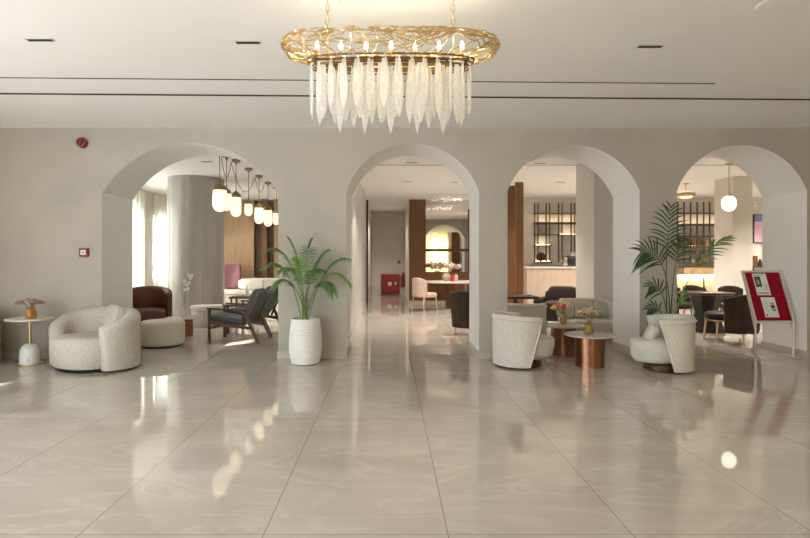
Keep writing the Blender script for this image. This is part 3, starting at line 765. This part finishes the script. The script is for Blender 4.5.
def orchid():
    t = thing('flower_stem', 'tall white flower stem rising from the lounge coffee table', 'flowers', (px(184, 9.5), 9.48, .5))
    MB().tube([(0, 0, -.1), (.02, 0, .2), (.05, 0, .42), (.1, 0, .6)], .005, 6).build('stem', 'twig', t)
    rng = random.Random(2)
    for x, z in ((.03, .34), (.08, .36), (.05, .43), (.1, .47), (.02, .5), (.12, .55), (.09, .6), (.15, .6)):
        mb = MB()
        for k in range(5): a = 2 * PI * k / 5; mb.superq((x + .018 * math.cos(a), 0, z + .018 * math.sin(a)), (.03, .01, .03), 1, 1, 8, 6)
        mb.build('blossom', 'cream_top', t, sharp=80)
orchid()
bn = thing('bench', 'oval bench with pale seat against the round marble column', 'bench', (px(209, 10.75), 10.85, 0))
MB().lathe([(.36, 0), (.37, .01), (.37, .33), (.36, .34)], 44, sx=1.1, sy=.62).build('bench_body', 'linen', bn)
MB().lathe([(.36, .34), (.385, .36), (.385, .41), (.36, .435), (0, .44)], 44, sx=1.1, sy=.64).build('seat_pad', 'boucle2', bn)
def lounge(loc, rz, label):
    t = thing('lounge_chair', label, 'lounge chair', loc, rz, 'dark lounge chairs')
    # faces -X
    for sy, nm in ((-1, 1), (1, 1)):
        y = sy * .31
        MB().box((-.43, y, .275), (.045, .04, .55)).build('leg', 'dwood', t, bevel=.006)
        a = math.atan2(.34, .52); MB().box((.30, y, .25), (.05, .04, .58), Matrix.Rotation(-a * .75, 4, 'Y')).build('leg', 'dwood', t, bevel=.006)
        MB().box((-.14, y, .56), (.66, .055, .03), Matrix.Rotation(R(2), 4, 'Y')).build('armrest', 'dwood', t, bevel=.008)
        MB().box((-.06, y * .97, .29), (.76, .03, .05), Matrix.Rotation(R(7), 4, 'Y')).build('seat_rail', 'dwood', t, bevel=.004)
        MB().box((.30, y * .97, .58), (.035, .04, .62), Matrix.Rotation(R(24), 4, 'Y')).build('back_post', 'dwood', t, bevel=.004)
    MB().box((-.43, 0, .24), (.03, .6, .04)).build('front_stretcher', 'dwood', t); MB().box((.42, 0, .835), (.03, .56, .04)).build('back_rail', 'dwood', t)
    MB().superq((-.15, 0, .375), (.64, .56, .12), .35, .25, rot=Matrix.Rotation(R(8), 4, 'Y')).build('seat_cushion', 'dleather', t, sharp=80)
    MB().superq((.245, 0, .62), (.12, .56, .58), .35, .25, rot=Matrix.Rotation(R(24), 4, 'Y')).build('back_cushion', 'dleather', t, sharp=80)
    return t
lc = lounge((px(238.5, 8.78), 8.95, 0), R(-6), 'nearer dark leather lounge chair with walnut frame in the first arch')
dup(lc, (px(256, 9.9), 9.95, 0), R(-10), 'farther dark leather lounge chair partly hidden behind the nearer one')
# banquette, cushions and small table deeper in the lounge
bq = thing('banquette', 'long pale banquette against the wood panelled lounge wall', 'sofa', (px(250, 15.3), 15.3, 0))
MB().ext(-1.3, 1.2, -.35, .6, 0, .38).build('banquette_base', 'linen', bq, bevel=.02)
MB().ext(-1.3, 1.2, -.4, .45, .38, .50).build('seat_pad', 'boucle2', bq, bevel=.04)
MB().ext(-1.3, 1.2, .45, .62, .50, .82).build('backrest', 'boucle2', bq, bevel=.05)
for u, m_, lb in ((231, 'rose', 'rose pink cushion standing on the lounge banquette beside the column'), (252, 'boucle2', 'pale bolster cushion on the lounge banquette behind the white bottle')):
    big = m_ == 'rose'
    o = MB().superq((0, 0, 0), (.5 if big else .75, .16, .75 if big else .3), .4, .35).build('cushion', m_, sharp=80)
    o.location = (px(u, 15.4), 15.55 if big else 15.3, .89 if big else .66); o.rotation_euler = (R(-14) if big else 0, 0, 0); tag(o, lb, 'cushion')
wt = thing('side_table', 'dark walnut low table carrying the white bottle vase in the lounge', 'side table', (px(247, 12), 12, 0))
MB().ext(-.35, .25, -.25, .25, .50, .54).build('tabletop', 'dwood', wt)
for x, y in ((-.3, -.2), (.2, -.2), (-.3, .2), (.2, .2)): MB().ext(x - .02, x + .02, y - .02, y + .02, 0, .5).build('leg', 'dwood', wt)
vase('bottle_vase', (px(247, 12), 12, .54), [(.03, 0), (.042, .01), (.045, .1), (.03, .17), (.014, .22), (.016, .27), (.01, .27), (0, .2)], 'paper', 'white bottle vase on the dark low table in the lounge')
# panelling
def panel(u0, u1, Y, mat, label, z1=CEIL, th=.06, name='wood_panel'):
    o = MB().ext(px(u0, Y), px(u1, Y), Y, Y + th, 0, z1).build(name, mat); return o
for i, (u0, u1, mt) in enumerate(((205, 254, 'woodp'), (261.5, 267, 'wood'), (274, 283, 'woodp'))):
    o = panel(u0, u1, 16.0, mt, ''); o.name = 'trim_%d' % (5 + i); o['kind'] = 'structure'
dk = thing('wall_cabinet', 'dark tall display shelving between the lounge wood panels', 'shelf', (px(264, 16.1), 16.13, 0))
MB().ext(px(254, 16) - px(264, 16.1), px(276, 16) - px(264, 16.1), 0, .06, 0, 3.2).build('back_panel', 'dwood', dk)
for z in (.5, 1.0, 1.5, 2.0, 2.5): MB().ext(px(254.5, 16) - px(264, 16.1), px(261, 16) - px(264, 16.1), -.10, 0, z, z + .03).build('shelf', 'dwood', dk)
for z in (.5, 1.0, 1.5, 2.0, 2.5): MB().ext(px(267.5, 16) - px(264, 16.1), px(273.5, 16) - px(264, 16.1), -.10, 0, z, z + .03).build('shelf', 'dwood', dk)
# pendant lamps
def pendant(u, v0, v1, w, Y, label, i):
    x = px(u, Y); zt, zb = pz(v0, Y), pz(v1, Y); r = w * Y / F / 2; H = zt - zb
    t = thing('pendant_light', label, 'pendant light', (x, Y, zb), group='opal capsule pendants in the lounge')
    cap = H * .2; prof = [(0, 0)]
    for k in range(1, 9): a = PI / 2 * k / 8; prof.append((r * math.sin(a), r * 1.05 * (1 - math.cos(a))))
    prof += [(r * 1.0, H * .55), (r * .93, H * .8 - .005), (r * .8, H * .8)]
    MB().lathe(prof, 32).build('glass_shade', 'opal', t, sharp=60)
    MB().lathe([(r * .95, H * .8 - .012), (r * .95, H * .82), (r * .8, H * .93), (r * .4, H), (.012, H + .02), (.012, H + .06), (0, H + .06)], 28).build('brass_cap', 'antique', t)
    MB().tube([(0, 0, H + .05), (0, 0, CEIL - zb - .05)], .006, 6).build('cord', 'bronze', t)
    MB().lathe([(.015, -.09), (.022, -.05), (.075, -.045), (.08, -.004), (.08, 0)], 28, (0, 0, CEIL - zb)).build('ceiling_canopy', 'antique', t)
    return Vector((x, Y, CEIL))
pend = [(219.8, 184, 212, 14, 8.75, 'largest opal capsule pendant, leftmost in the first arch'),
        (226.5, 189, 211, 10, 9.15, 'opal capsule pendant tucked directly behind the largest leftmost one'),
        (236, 192, 217, 10.3, 9.6, 'opal capsule pendant third from the left, before the column edge'),
        (248.5, 200.5, 216, 7.6, 10.5, 'smallest opal capsule pendant, hung highest above the wood panel'),
        (259, 203.5, 224, 8.8, 11.4, 'opal capsule pendant in front of the copper toned post'),
        (268, 206, 226.5, 8.4, 12.4, 'opal capsule pendant second from the right in the first arch'),
        (276.5, 210, 225, 7, 13.2, 'opal capsule pendant rightmost, half hidden by the arch edge')]
tops = [pendant(*a, i) for i, a in enumerate(pend)]
sw = MB()
for i, (a, b_) in enumerate(((1, 2), (2, 4), (4, 5))):
    p, q = tops[a], tops[b_]; pts = []
    sag = .30 if i == 0 else .42 if i == 1 else .25
    for k in range(25):
        s = k / 24; pt = p.lerp(q, s); pt.x -= .09; pt.z = CEIL - .05 - sag * 4 * s * (1 - s); pts.append(pt)
    o = MB().tube(pts, .006, 6).build('cable', 'bronze'); tag(o, ('short slack cable looped between the two leftmost lounge canopies', 'long slack cable drooping in the middle of the lounge pendants', 'slack cable looped at the far end of the lounge pendants')[i], 'cable', 'slack cables between the lounge pendants')

# ------------------------------------------------------------------ dining room behind the middle arch
struct(MB().ext(CX1, px(425.5, 16.1), 16.02, 16.2, 0, CEIL), 'trim_8', 'wood')
mx0, mx1 = px(425.5, 16.1), 3.34
mr = thing('wall_mirror', 'large wall mirror in the dining room divided by a wood rail', 'mirror', (mx0, 16.15, 0))
MB().ext(0, mx1 - mx0, 0, .04, 1.0, CEIL - .005).build('mirror_glass', 'mirror', mr)
MB().ext(0, mx1 - mx0, -.05, -.001, pz(251.5, 16.1), pz(248.8, 16.1)).build('rail', 'dwood', mr)
MB().ext(0, mx1 - mx0, -.05, .04, .02, 1.0).build('lower_panel', 'wood', mr)
struct(MB().ext(CX1 - .01, 3.2, 15.98, 16.02, 0, .12), 'baseboard_6', 'base')
# wood fins between dining room and bar
for i, (u0, u1, Y) in enumerate(((516, 523.5, 12.4), (509.8, 515, 13.0), (507, 509.3, 13.6))):
    x1_ = px(u1, Y); x0_ = px(u0, Y) - (.0 if i == 0 else .1)
    o = MB().ext(x0_, x1_, Y, Y + .12, 0, CEIL).build('wood_fin', 'wood')
    tag(o, ('nearest vertical wood fin at the left side of the third arch', 'middle vertical wood fin of the screen in the third arch', 'farthest vertical wood fin, hard by the third arch edge')[i], 'wood screen', 'wood screen fins')
for x in (4.25, 5.0):
    o = MB().ext(x, x + .55, YB + .01, YB + .07, 0, 3.2).build('trim_%d' % (9 if x < 4.5 else 10), 'wood'); o['kind'] = 'structure'
def hose():
    Y = 20.4; t = thing('hose_cabinet', 'red fire hose cabinet at the end of the corridor recess', 'fire cabinet', (px(390.3, Y), Y, pz(293, Y)))
    w, h = 18 * Y / F, 19 * Y / F
    MB().ext(-w / 2, w / 2, -.2, 0, 0, h).build('box', 'redbox', t, bevel=.01)
    d = MB().ext(-w / 2 + .03, w / 2 - .03, -.215, -.2, .03, h - .03).build('door', 'redbox', t, bevel=.005)
    MB().ext(-.1, .06, -.219, -.215, .3, .44).build('sign_plate', 'whiteplastic', d)
    MB().ext(.17, .24, -.225, -.215, .34, .44).build('latch', 'whiteplastic', d)
hose()
def exting():
    Y = 20.3; t = thing('fire_extinguisher', 'dark red fire extinguisher hung beside the hose cabinet', 'fire extinguisher', (px(403.5, Y), Y, pz(287, Y)))
    MB().lathe([(.07, 0), (.085, .02), (.085, .42), (.06, .48), (.03, .5)], 24).build('cylinder', 'redbox', t)
    MB().ext(-.02, .02, -.02, .02, .5, .56).ext(-.1, .03, -.015, .015, .55, .57).build('valve_handle', 'black', t)
    MB().tube([(.02, -.02, .53), (.1, -.06, .45), (.11, -.07, .2), (.09, -.07, .08)], .013, 8).build('hose', 'black', t)
    MB().ext(-.03, .03, .06, .1, .1, .4).build('wall_bracket', 'black', t)
exting()
sg = thing('wall_switch', 'small square dark sign plate on the recess wall above the extinguisher', 'sign', P(399, 262, 20.4))
MB().ext(-.055, .055, -.02, 0, -.055, .055).build('plate', 'black', sg); MB().ext(-.025, .025, -.023, -.02, -.025, .025).build('center_plate', 'greyink', sg)
# dining table
def dining_table(loc, label, rx, ry, H=.76, top='cream_top', ped='dwood', drum=True):
    t = thing('dining_table', label, 'table', loc)
    MB().lathe([(.93, H - .05), (1, H - .035), (1, H - .008), (.985, H), (0, H)], 56, sx=rx, sy=ry, e=2.6).build('tabletop', top, t)
    if drum: MB().lathe([(.32, 0), (.32, .04), (.30, .05), (.30, H - .05)], 40, sy=1).build('pedestal', ped, t)
    else: MB().lathe([(.34, 0), (.34, .03), (.20, .35), (.30, H - .05)], 8).build('pedestal', ped, t)
    return t
dt = dining_table((px(456, 14.9), 14.9, 0), 'pale stone dining table before the mirror in the middle arch', .92, .6, .77, 'cream_top', 'wood')
def pink_chair():
    t = thing('dining_chair', 'pink velvet dining chair at the left end of the pale dining table', 'chair', (px(423, 14.2), 14.1, 0), R(128))
    mb = MB(); shell(mb, .22, .22, -1.25, 1.25, .075, .40, lambda a: .90 - .09 * (abs(a) / 1.25) ** 2.5); mb.build('backrest', 'pinkfab', t, sharp=70)
    MB().lathe([(.2, .36), (.245, .38), (.25, .44), (.23, .48), (0, .49)], 32, (0, -.06, 0), e=2.6).build('seat', 'pinkfab', t, sharp=60)
    for x, y in ((-.18, -.22), (.18, -.22), (-.18, .14), (.18, .14)): MB().tube([(x, y, .38), (x * 1.15, y * 1.15, 0)], [.02, .011], 8).build('leg', 'pinkfab', t)
pink_chair(); bpy.data.objects['dining_chair'].scale = (1.18, 1.18, 1)
def channel_chair(loc, rz, label, scale=1):
    t = thing('dining_chair', label, 'chair', loc, rz, None)
    mb = MB(); shell(mb, .27, .25, -1.55, 1.55, .06, .15, lambda a: .82 - .10 * (abs(a) / 1.55) ** 2, n=120, ripple=.014, nrip=9, flare=.05); mb.build('fluted_back', 'channel', t, sharp=50)
    MB().lathe([(.20, .34), (.245, .36), (.25, .43), (.23, .465), (0, .475)], 32, (0, -.06, 0), e=2.6).build('seat', 'brownleather', t, sharp=60)
    MB().lathe([(.24, .325), (.25, .345)], 32, (0, -.06, 0), e=2.6).build('seat_frame', 'brass', t)
    for x, y in ((-.2, -.24), (.2, -.24), (-.19, .18), (.19, .18)): MB().tube([(x, y, .345), (x * 1.1, y * 1.1, 0)], [.014, .010], 8).build('leg', 'brass', t)
    return t
cc = channel_chair((px(470, 9.5), 9.62, 0), R(155), 'dark brown fluted back chair beside the right jamb of the middle arch')
vase('vase', (px(446, 14.85), 14.75, .77), [(.06, 0), (.1, .03), (.13, .12), (.1, .2), (.07, .24), (.06, .24), (0, .2)], 'pinkfab', 'pale pink round vase on the dining table in the middle arch')
bouquet('cut_flowers', (px(446, 14.85), 14.75, 1.0), ['pinkflower', 'cream_top', 'pinkflower', 'twig'], 'pink and cream flowers on the dining table in the middle arch', .42, .26, 26, 12, .085)
for i, (u, m_) in enumerate(((451.5, 'redflower'), (455.5, 'pinkflower'))):
    o = MB().lathe([(.05, 0), (.055, .01), (.05, .16), (.02, .2)], 20).build('candle_jar', m_, loc=(px(u, 14.7), 14.55, .77)); tag(o, ('red candle jar on the dining table beside the pink vase', 'pale pink candle jar on the dining table, right of the red one')[i], 'candle')
# sparkling ceiling lamp in the dining room
sl = thing('crystal_ceiling_light', 'crystal ceiling light of many sparkling points in the dining room', 'ceiling light', (px(453, 14.6), 14.9, CEIL))
MB().ext(-.6, .5, -.25, .25, -.03, 0).build('ceiling_plate', 'ceil', sl)
rng = random.Random(6)
for i in range(24):
    x, y, z = rng.uniform(-.58, .48), rng.uniform(-.22, .22), -rng.uniform(.06, .16)
    mb = MB().tube([(x, y, -.03), (x, y, z)], .003, 5).build('drop_wire', 'brass', sl)
    MB().superq((x, y, z - .012), (.02, .02, .02), 1, 1, 8, 6).build('light_point', 'spark', mb)

# ------------------------------------------------------------------ seating group behind the third arch
def sofa():
    x0, x1 = px(560.5, 8.9), px(611.5, 8.75); w = x1 - x0
    t = thing('sofa', 'beige upholstered two seat sofa against the white pillar in the third arch', 'sofa', ((x0 + x1) / 2, 8.72, 0))
    MB().ext(-w / 2, w / 2, -.34, .36, .12, .40).build('seat', 'linen', t, bevel=.04)
    MB().ext(-w / 2 + .02, w / 2 - .02, .22, .38, .36, .72).build('backrest', 'linen', t, bevel=.05)
    MB().ext(w / 2 - .05, w / 2, -.32, .36, .36, .69).build('arm', 'linen', t, bevel=.02)
    for x in (-w / 2 + .06, w / 2 - .06):
        for y in (-.28, .3): MB().lathe([(.014, 0), (.018, .13)], 10, (x, y, 0)).build('leg', 'brass', t)
    for i, (u, m_, ww, lb) in enumerate(((567.5, 'linen', .28, 'beige cushion at the left end of the sofa in the third arch'), (586, 'boucle', .34, 'wide patterned cream cushion in the middle of the sofa in the third arch'), (604, 'linen', .22, 'beige cushion at the right end of the sofa in the third arch'))):
        o = MB().superq((0, 0, 0), (ww, .13, .28), .5, .4).build('cushion', m_, sharp=80); o.location = (px(u, 8.7), 8.82, .54); o.rotation_euler = (R(-15), 0, R((-8, 0, 8)[i])); tag(o, lb, 'cushion')
sofa()
def leather_chair():
    t = thing('leather_armchair', 'dark brown leather armchair beyond the beige sofa in the third arch', 'armchair', (3.62, 10.95, 0), R(-28))
    MB().ext(-.42, .42, -.42, .4, .12, .36).build('seat_base', 'brownleather', t, bevel=.04)
    MB().superq((0, -.06, .43), (.62, .72, .18), .4, .3).build('seat_cushion', 'brownleather', t, sharp=80)
    MB().superq((0, .25, .57), (.62, .2, .50), .4, .35, rot=Matrix.Rotation(R(-12), 4, 'X')).build('back_cushion', 'brownleather', t, sharp=80)
    for s in (-1, 1): MB().ext(s * .42 - .07, s * .42 + .07, -.42, .42, .14, .58).build('arm', 'brownleather', t, bevel=.05)
    MB().ext(-.4, .4, .34, .46, .3, .70).build('backrest', 'brownleather', t, bevel=.05)
    for x in (-.36, .36):
        for y in (-.36, .36): MB().lathe([(.02, 0), (.025, .12)], 10, (x, y, 0)).build('leg', 'dwood', t)
leather_chair()
bt = thing('bar_table', 'black square table top edge showing left in the third arch', 'table', (px(518, 9.7), 9.9, 0))
MB().ext(-.45, .38, -.3, .35, .66, .70).build('tabletop', 'black', bt); MB().lathe([(.22, 0), (.22, .02), (.04, .05), (.04, .66)], 24).build('pedestal', 'black', bt)

ws = thing('wall_socket', 'small white socket plate on the right reveal of the third arch', 'socket', (arches[2][1], 8.0, .5))
MB().ext(-.012, 0, -.045, .045, -.045, .045).build('plate', 'whiteplastic', ws); MB().ext(-.014, -.012, -.02, .02, -.02, .02).build('socket_insert', 'paper', ws)
# ------------------------------------------------------------------ bar
bc = thing('bar_counter', 'pale oak bar counter front in the third arch', 'bar counter', (px(527, 14.1), 14.1, 0))
bl = px(660, 14.1) - px(527, 14.1)
MB().ext(0, bl, 0, .6, .08, 1.15).build('counter_front', 'palewood', bc); MB().ext(-.02, bl + .02, -.04, .64, 1.15, 1.19).build('worktop', 'cream_top', bc); MB().ext(.03, bl, .05, .55, 0, .08).build('plinth', 'black', bc)
BY = 15.5
def shelf_unit(name, u_list, v0, v1, shelves, leds, label, dbl=True):
    u0 = u_list[0]; t = thing(name, label, 'shelf', (px(u0, BY), BY, 0)); X0 = px(u0, BY)
    for u in u_list:
        x = px(u, BY - .28) - X0
        MB().ext(x - .017, x + .017, -.30, -.27, pz(v1, BY - .3), pz(v0, BY - .3)).build('post', 'shelfmetal', t)
        if dbl: x = px(u + 3.3, BY) - X0; MB().ext(x - .013, x + .013, -.04, -.01, pz(v1, BY), pz(v0, BY)).build('rear_post', 'shelfmetal', t)
    for a, b_, v, th in shelves:
        z = pz(v, BY - .15); o = MB().ext(px(a, BY) - X0 - .03, px(b_, BY) - X0, -.30, -.005, z - th, z).build('shelf', 'shelfmetal', t)
        if (a, v) in leds: MB().ext(px(a, BY) - X0 + .02, px(b_, BY) - X0 - .02, -.14, -.11, z, z + .01).build('led_strip', 'led', o)
    return t
shelf_unit('bar_shelf', [534.5, 546, 558.5, 571], 203, 262.5, [(534, 592, 213.5, .015), (534, 592, 222.5, .05), (558, 592, 234.5, .03), (534, 558, 234.5, .012), (534, 549, 245, .03), (534, 549, 261.5, .04)],
           {(534, 222.5), (558, 234.5), (534, 245), (534, 261.5)}, 'backlit dark wood bar shelving on the wall in the third arch')
sh2 = shelf_unit('bar_shelf', [677.5, 684, 690.5, 697, 703.5, 709.5, 716], 202, 263, [(677, 722, 213, .03), (677, 722, 224, .05), (677, 722, 236, .03), (677, 722, 246, .05), (677, 722, 254, .03), (677, 722, 262.5, .03)], {(677, 224), (677, 246)}, 'dark wood bottle shelving of the bar in the right arch', False)
for i in range(13):
    u = 679.5 + i * 2.85; m_ = ('greenglass', 'brownglass', 'clearglass', 'amber')[(i * 7) % 4]; hh = .22 + .05 * ((i * 5) % 3) / 2
    o = MB().lathe([(.035, 0), (.04, .01), (.04, hh * .6), (.015, hh * .75), (.015, hh), (0, hh)], 14).build('bottle', m_, loc=(px(u, BY - .15), BY - .13, pz(246, BY - .15))); tag(o, 'liquor bottle standing in the row on the middle bar shelf, right arch', 'bottle', 'bottles on the middle bar shelf in the right arch')
for i, u in enumerate((693.5, 699, 706)):
    o = MB().lathe([(.045, 0), (.05, .01), (.05, .12), (.02, .16), (.02, .2), (0, .2)], 14).build('bottle', ('clearglass', 'amber', 'brownglass')[i], loc=(px(u, BY - .15), BY - .13, pz(262.5, BY - .15)))
    tag(o, ('pale bottle on the lowest bar shelf, left of an amber one', 'amber bottle between two others on the lowest bar shelf', 'brown bottle rightmost on the lowest bar shelf')[i], 'bottle', 'bottles on the lowest bar shelf in the right arch')
ck = thing('wooden_clock', 'round pale faced wooden ornament on the lowest left bar shelf', 'ornament', (px(540.3, 15.35), 15.3, pz(261.5, BY - .15)))
rot = Matrix.Translation((0, 0, .135)) @ Matrix.Rotation(PI / 2, 4, 'X')
MB().lathe([(.10, -.03), (.135, -.03), (.135, .03), (.10, .03)], 32, mat=rot).build('ring', 'dwood', ck); MB().lathe([(0, -.015), (.1, -.015), (.1, .015), (0, .015)], 32, mat=rot).build('face', 'palewood', ck)
em = thing('coffee_machine', 'dark and silver coffee machine on the bar counter by the pillar', 'coffee machine', (px(571, 14.4), 14.4, 1.19))
MB().ext(-.16, .5, -.2, .2, .03, .3).build('body', 'black', em, bevel=.06); MB().lathe([(.11, .3), (.11, .36), (.06, .40), (0, .40)], 24, (.05, 0, 0)).build('hopper', 'chrome', em); MB().superq((-.17, -.02, .14), (.16, .3, .28), .6, .6).build('side_panel', 'chrome', em)
MB().ext(-.14, .48, -.18, .18, 0, .03).build('tray', 'chrome', em)
# back counter with lit splash in the right arch
b2 = thing('back_counter', 'wood back bar ledge with warm lit splash in the right arch', 'bar counter', (px(676, BY), BY, 0)); w2 = px(716, BY) - px(676, BY)
z0 = pz(275, 15.2); z1 = pz(267.5, 15.2)
MB().ext(0, w2, -.42, -.005, z0, z1).build('ledge', 'woodp', b2); MB().ext(.05, w2 - .05, -.12, -.07, z0 - .03, z0).build('led_strip', 'ledbar', b2)
MB().ext(0, w2, -.45, -.005, 0, pz(296, 15.2)).build('lower_cabinet', 'dwood', b2)
gl = thing('globe_pendant', 'white opal globe pendant hanging in the right arch', 'pendant light', (px(729, 10), 10, pz(203.5, 10)))
MB().superq((0, 0, 0), (.245, .245, .30), .95, 1, 32, 20).build('globe', 'opal2', gl); MB().lathe([(.05, .14), (.05, .165), (.012, .18)], 20).build('cap', 'antique', gl)
MB().tube([(0, 0, .17), (0, 0, CEIL - pz(203.5, 10) - .02)], .006, 6).build('cord', 'antique', gl); MB().lathe([(.02, -.03), (.06, -.025), (.065, 0)], 24, (0, 0, CEIL - pz(203.5, 10))).build('ceiling_canopy', 'brass', gl)
gc = thing('brass_ceiling_light', 'brass ceiling light with glowing glass near the bar in the right arch', 'ceiling light', (px(686, 12.6), 12.6, CEIL))
MB().lathe([(.17, -.32), (.2, -.31), (.2, -.24), (.17, -.23)], 36).build('brass_ring', 'brass', gc); MB().lathe([(.1, -.36), (.15, -.33), (.15, -.22), (.08, -.19)], 28).build('glass', 'opal', gc); MB().lathe([(.015, -.2), (.015, -.03), (.07, -.02), (.07, 0)], 20).build('stem', 'brass', gc)
# dark table and chairs behind the notice board
dt2 = dining_table((px(712, 9.9), 10.1, 0), 'dark topped table on a black tapered pedestal in the right arch', .46, .42, .76, 'dwood', 'black', False)
mk = MB().ext(-.17, .17, -.11, .11, 0, .006).build('place_mat', 'cream_top', loc=(dt2.location.x + .02, 9.95, .76)); tag(mk, 'pale rectangular mat lying on the dark table in the right arch', 'place mat')
cn = MB().lathe([(.05, 0), (.055, .01), (.03, .06), (.012, .1), (.012, .26), (.02, .27), (0, .28)], 16).build('candlestick', 'black', loc=(px(707, 10.1), 10.2, .76)); tag(cn, 'small black candlestick on the dark table in the right arch', 'candlestick')
dup(cc, (px(732, 9.0), 9.0, 0), R(-142), 'dark brown fluted chair with brass frame behind the notice board', scale=(1.3, 1.3, 1.02))
def dark_chair(loc, rz, label):
    t = thing('dining_chair', label, 'chair', loc, rz)
    mb = MB(); shell(mb, .23, .23, -1.2, 1.2, .06, .42, lambda a: .83 - .06 * (abs(a) / 1.2) ** 2); mb.build('backrest', 'brownleather', t, sharp=70)
    MB().lathe([(.2, .36), (.235, .38), (.24, .44), (.22, .47), (0, .48)], 32, (0, -.05, 0), e=2.6).build('seat', 'brownleather', t, sharp=60)
    for x, y in ((-.18, -.2), (.18, -.2), (-.17, .14), (.17, .14)): MB().tube([(x, y, .37), (x * 1.12, y * 1.12, 0)], [.016, .01], 8).build('leg', 'black', t)
    return t
dc = dark_chair((6.65, 11.25, 0), R(5), 'dark leather dining chair on the far side of the dark table, left')
dup(dc, (7.24, 11.0, 0), R(-25), 'dark leather dining chair on the far side of the dark table, nearer the pillar')
dup(dc, (6.08, 11.0, 0), R(20), 'dark leather dining chair beyond the palm at the left of the dark table')
# picture, sconce and console at the far right
pc = thing('framed_picture', 'blue and pink abstract picture seen at the far right of the right arch', 'picture', (px(758, BY), BY, pz(243, BY)))
pw = px(764, BY) - px(752.5, BY); phh = pz(214.5, BY) - pz(243, BY)
MB().ext(-pw / 2, pw / 2, -.05, 0, 0, phh).build('frame', 'black', pc); MB().ext(-pw / 2 + .03, pw / 2 - .01, -.056, -.05, .02, phh * .74).build('pink_field', 'artpink', pc); MB().ext(-pw / 2 + .03, pw / 2 - .01, -.056, -.05, phh * .74, phh - .02).build('blue_field', 'artblue', pc)
sc_ = thing('wall_sconce', 'small brass wall sconce above the blue and pink picture', 'wall light', P(755, 205, BY))
MB().ext(-.05, .05, -.03, 0, -.06, .06).build('wall_plate', 'whiteplastic', sc_); MB().tube([(0, -.03, 0), (.0, -.1, 0), (.3, -.1, 0)], .012, 8).build('arm', 'brass', sc_)
cs = thing('console_table', 'dark console under the picture at the far right', 'console', (px(759, BY), 15.25, 0)); zc = pz(266, 15.2)
MB().ext(-.48, .4, -.18, .2, zc - .05, zc).build('top', 'dwood', cs)
for x in (-.45, .37): MB().ext(x - .02, x + .02, -.15, .17, 0, zc - .05).build('leg', 'dwood', cs)
bx_ = MB().ext(-.06, .06, -.06, .06, 0, .3).build('box', 'wood', loc=(px(754.5, 15.2), 15.2, zc), bevel=.01); tag(bx_, 'brown upright box on the console under the picture', 'box')
vs_ = MB().lathe([(.04, 0), (.06, .02), (.06, .1), (.025, .16), (.025, .2), (0, .2)], 16).build('bottle', 'black', loc=(px(760, 15.2), 15.2, zc)); tag(vs_, 'black bottle on the console under the picture', 'bottle')

# ------------------------------------------------------------------ camera
cam = bpy.data.cameras.new('camera'); co = bpy.data.objects.new('camera', cam); C.objects.link(co)
co.location = (0, 0, CAMH); co.rotation_euler = (PI / 2, 0, 0)
cam.sensor_width = 36; cam.lens = 36 * F / 810; cam.shift_x = 16 / 810; cam.shift_y = -10 / 810; cam.clip_start = .05
bpy.context.scene.camera = co

# ------------------------------------------------------------------ light
sc = bpy.context.scene
w = bpy.data.worlds.new('sky'); sc.world = w; w.use_nodes = True; nt = w.node_tree; bg = nt.nodes['Background']
bg.inputs['Color'].default_value = (.84, .92, 1, 1); bg.inputs['Strength'].default_value = 9.5
sun = bpy.data.lights.new('sun', 'SUN'); sun.energy = 30; sun.angle = R(.6); sun.color = (1, .94, .84)
so = bpy.data.objects.new('sun', sun); C.objects.link(so)
dvec = Vector((1, 1.1, -.70)).normalized(); so.rotation_euler = dvec.to_track_quat('-Z', 'Y').to_euler()
def lamp(kind, loc, energy, col, size=.1, spot=None, name='room_or_fill_lamp'):
    l = bpy.data.lights.new(name, kind); l.energy = energy; l.color = col
    if kind == 'AREA': l.shape = 'DISK'; l.size = size
    else: l.shadow_soft_size = size
    if spot: l.spot_size = R(spot); l.spot_blend = .6
    o = bpy.data.objects.new(name, l); C.objects.link(o); o.location = loc; return o
WARM = (1, .90, .78)
for x, y, e in ((.2, 10.6, 60), (.9, 12.6, 60), (1.8, 14.2, 50), (2.2, 10.5, 50), (2.0, 12.4, 40), (-.05, 18.2, 42)): lamp('SPOT', (x, y, CEIL - .02), e * 3.5, WARM, .06, 108)
for x, y, e in ((4.2, 12.4, 45), (5.4, 12.4, 42), (4.6, 10.6, 40), (6.4, 10.4, 55), (8.6, 13.6, 60), (7.0, 13.4, 60), (9.5, 10.5, 50)): lamp('SPOT', (x, y, CEIL - .02), e * 5.5, WARM, .06, 112)
for x, y, e in ((-3.6, 13.4, 50), (-2.2, 11.2, 30), (-4.4, 15.0, 30)): lamp('SPOT', (x, y, CEIL - .02), e * 3.2, (1, .9, .78), .06, 108)
for x, y, e in ((8.4, 9.9, 150), (10.4, 13.9, 480)): lamp('SPOT', (x, y, CEIL - .02), e, WARM, .06, 125)  # unseen fill spots added to brighten the bar pier and far right wall
# lobby downlights in the three slim fittings and further ones nearer the door
for x, y, e in ((px(40, cy(39.5)), cy(39.5), 25), (px(248, cy(42)), cy(42), 25), (px(650, cy(46)), cy(46), 35), (4.6, 4.2, 30), (0, 1.5, 25), (-3, .5, 25), (3, .5, 25)): lamp('SPOT', (x, y, CEIL - .02), e, (1, .88, .72), .05, 100)
vs = sc.view_settings; vs.view_transform = 'Standard'; vs.look = 'None'; vs.gamma = 1; vs.exposure = 0.2; vs.use_curve_mapping = False
sc.cycles.transparent_max_bounces = 32
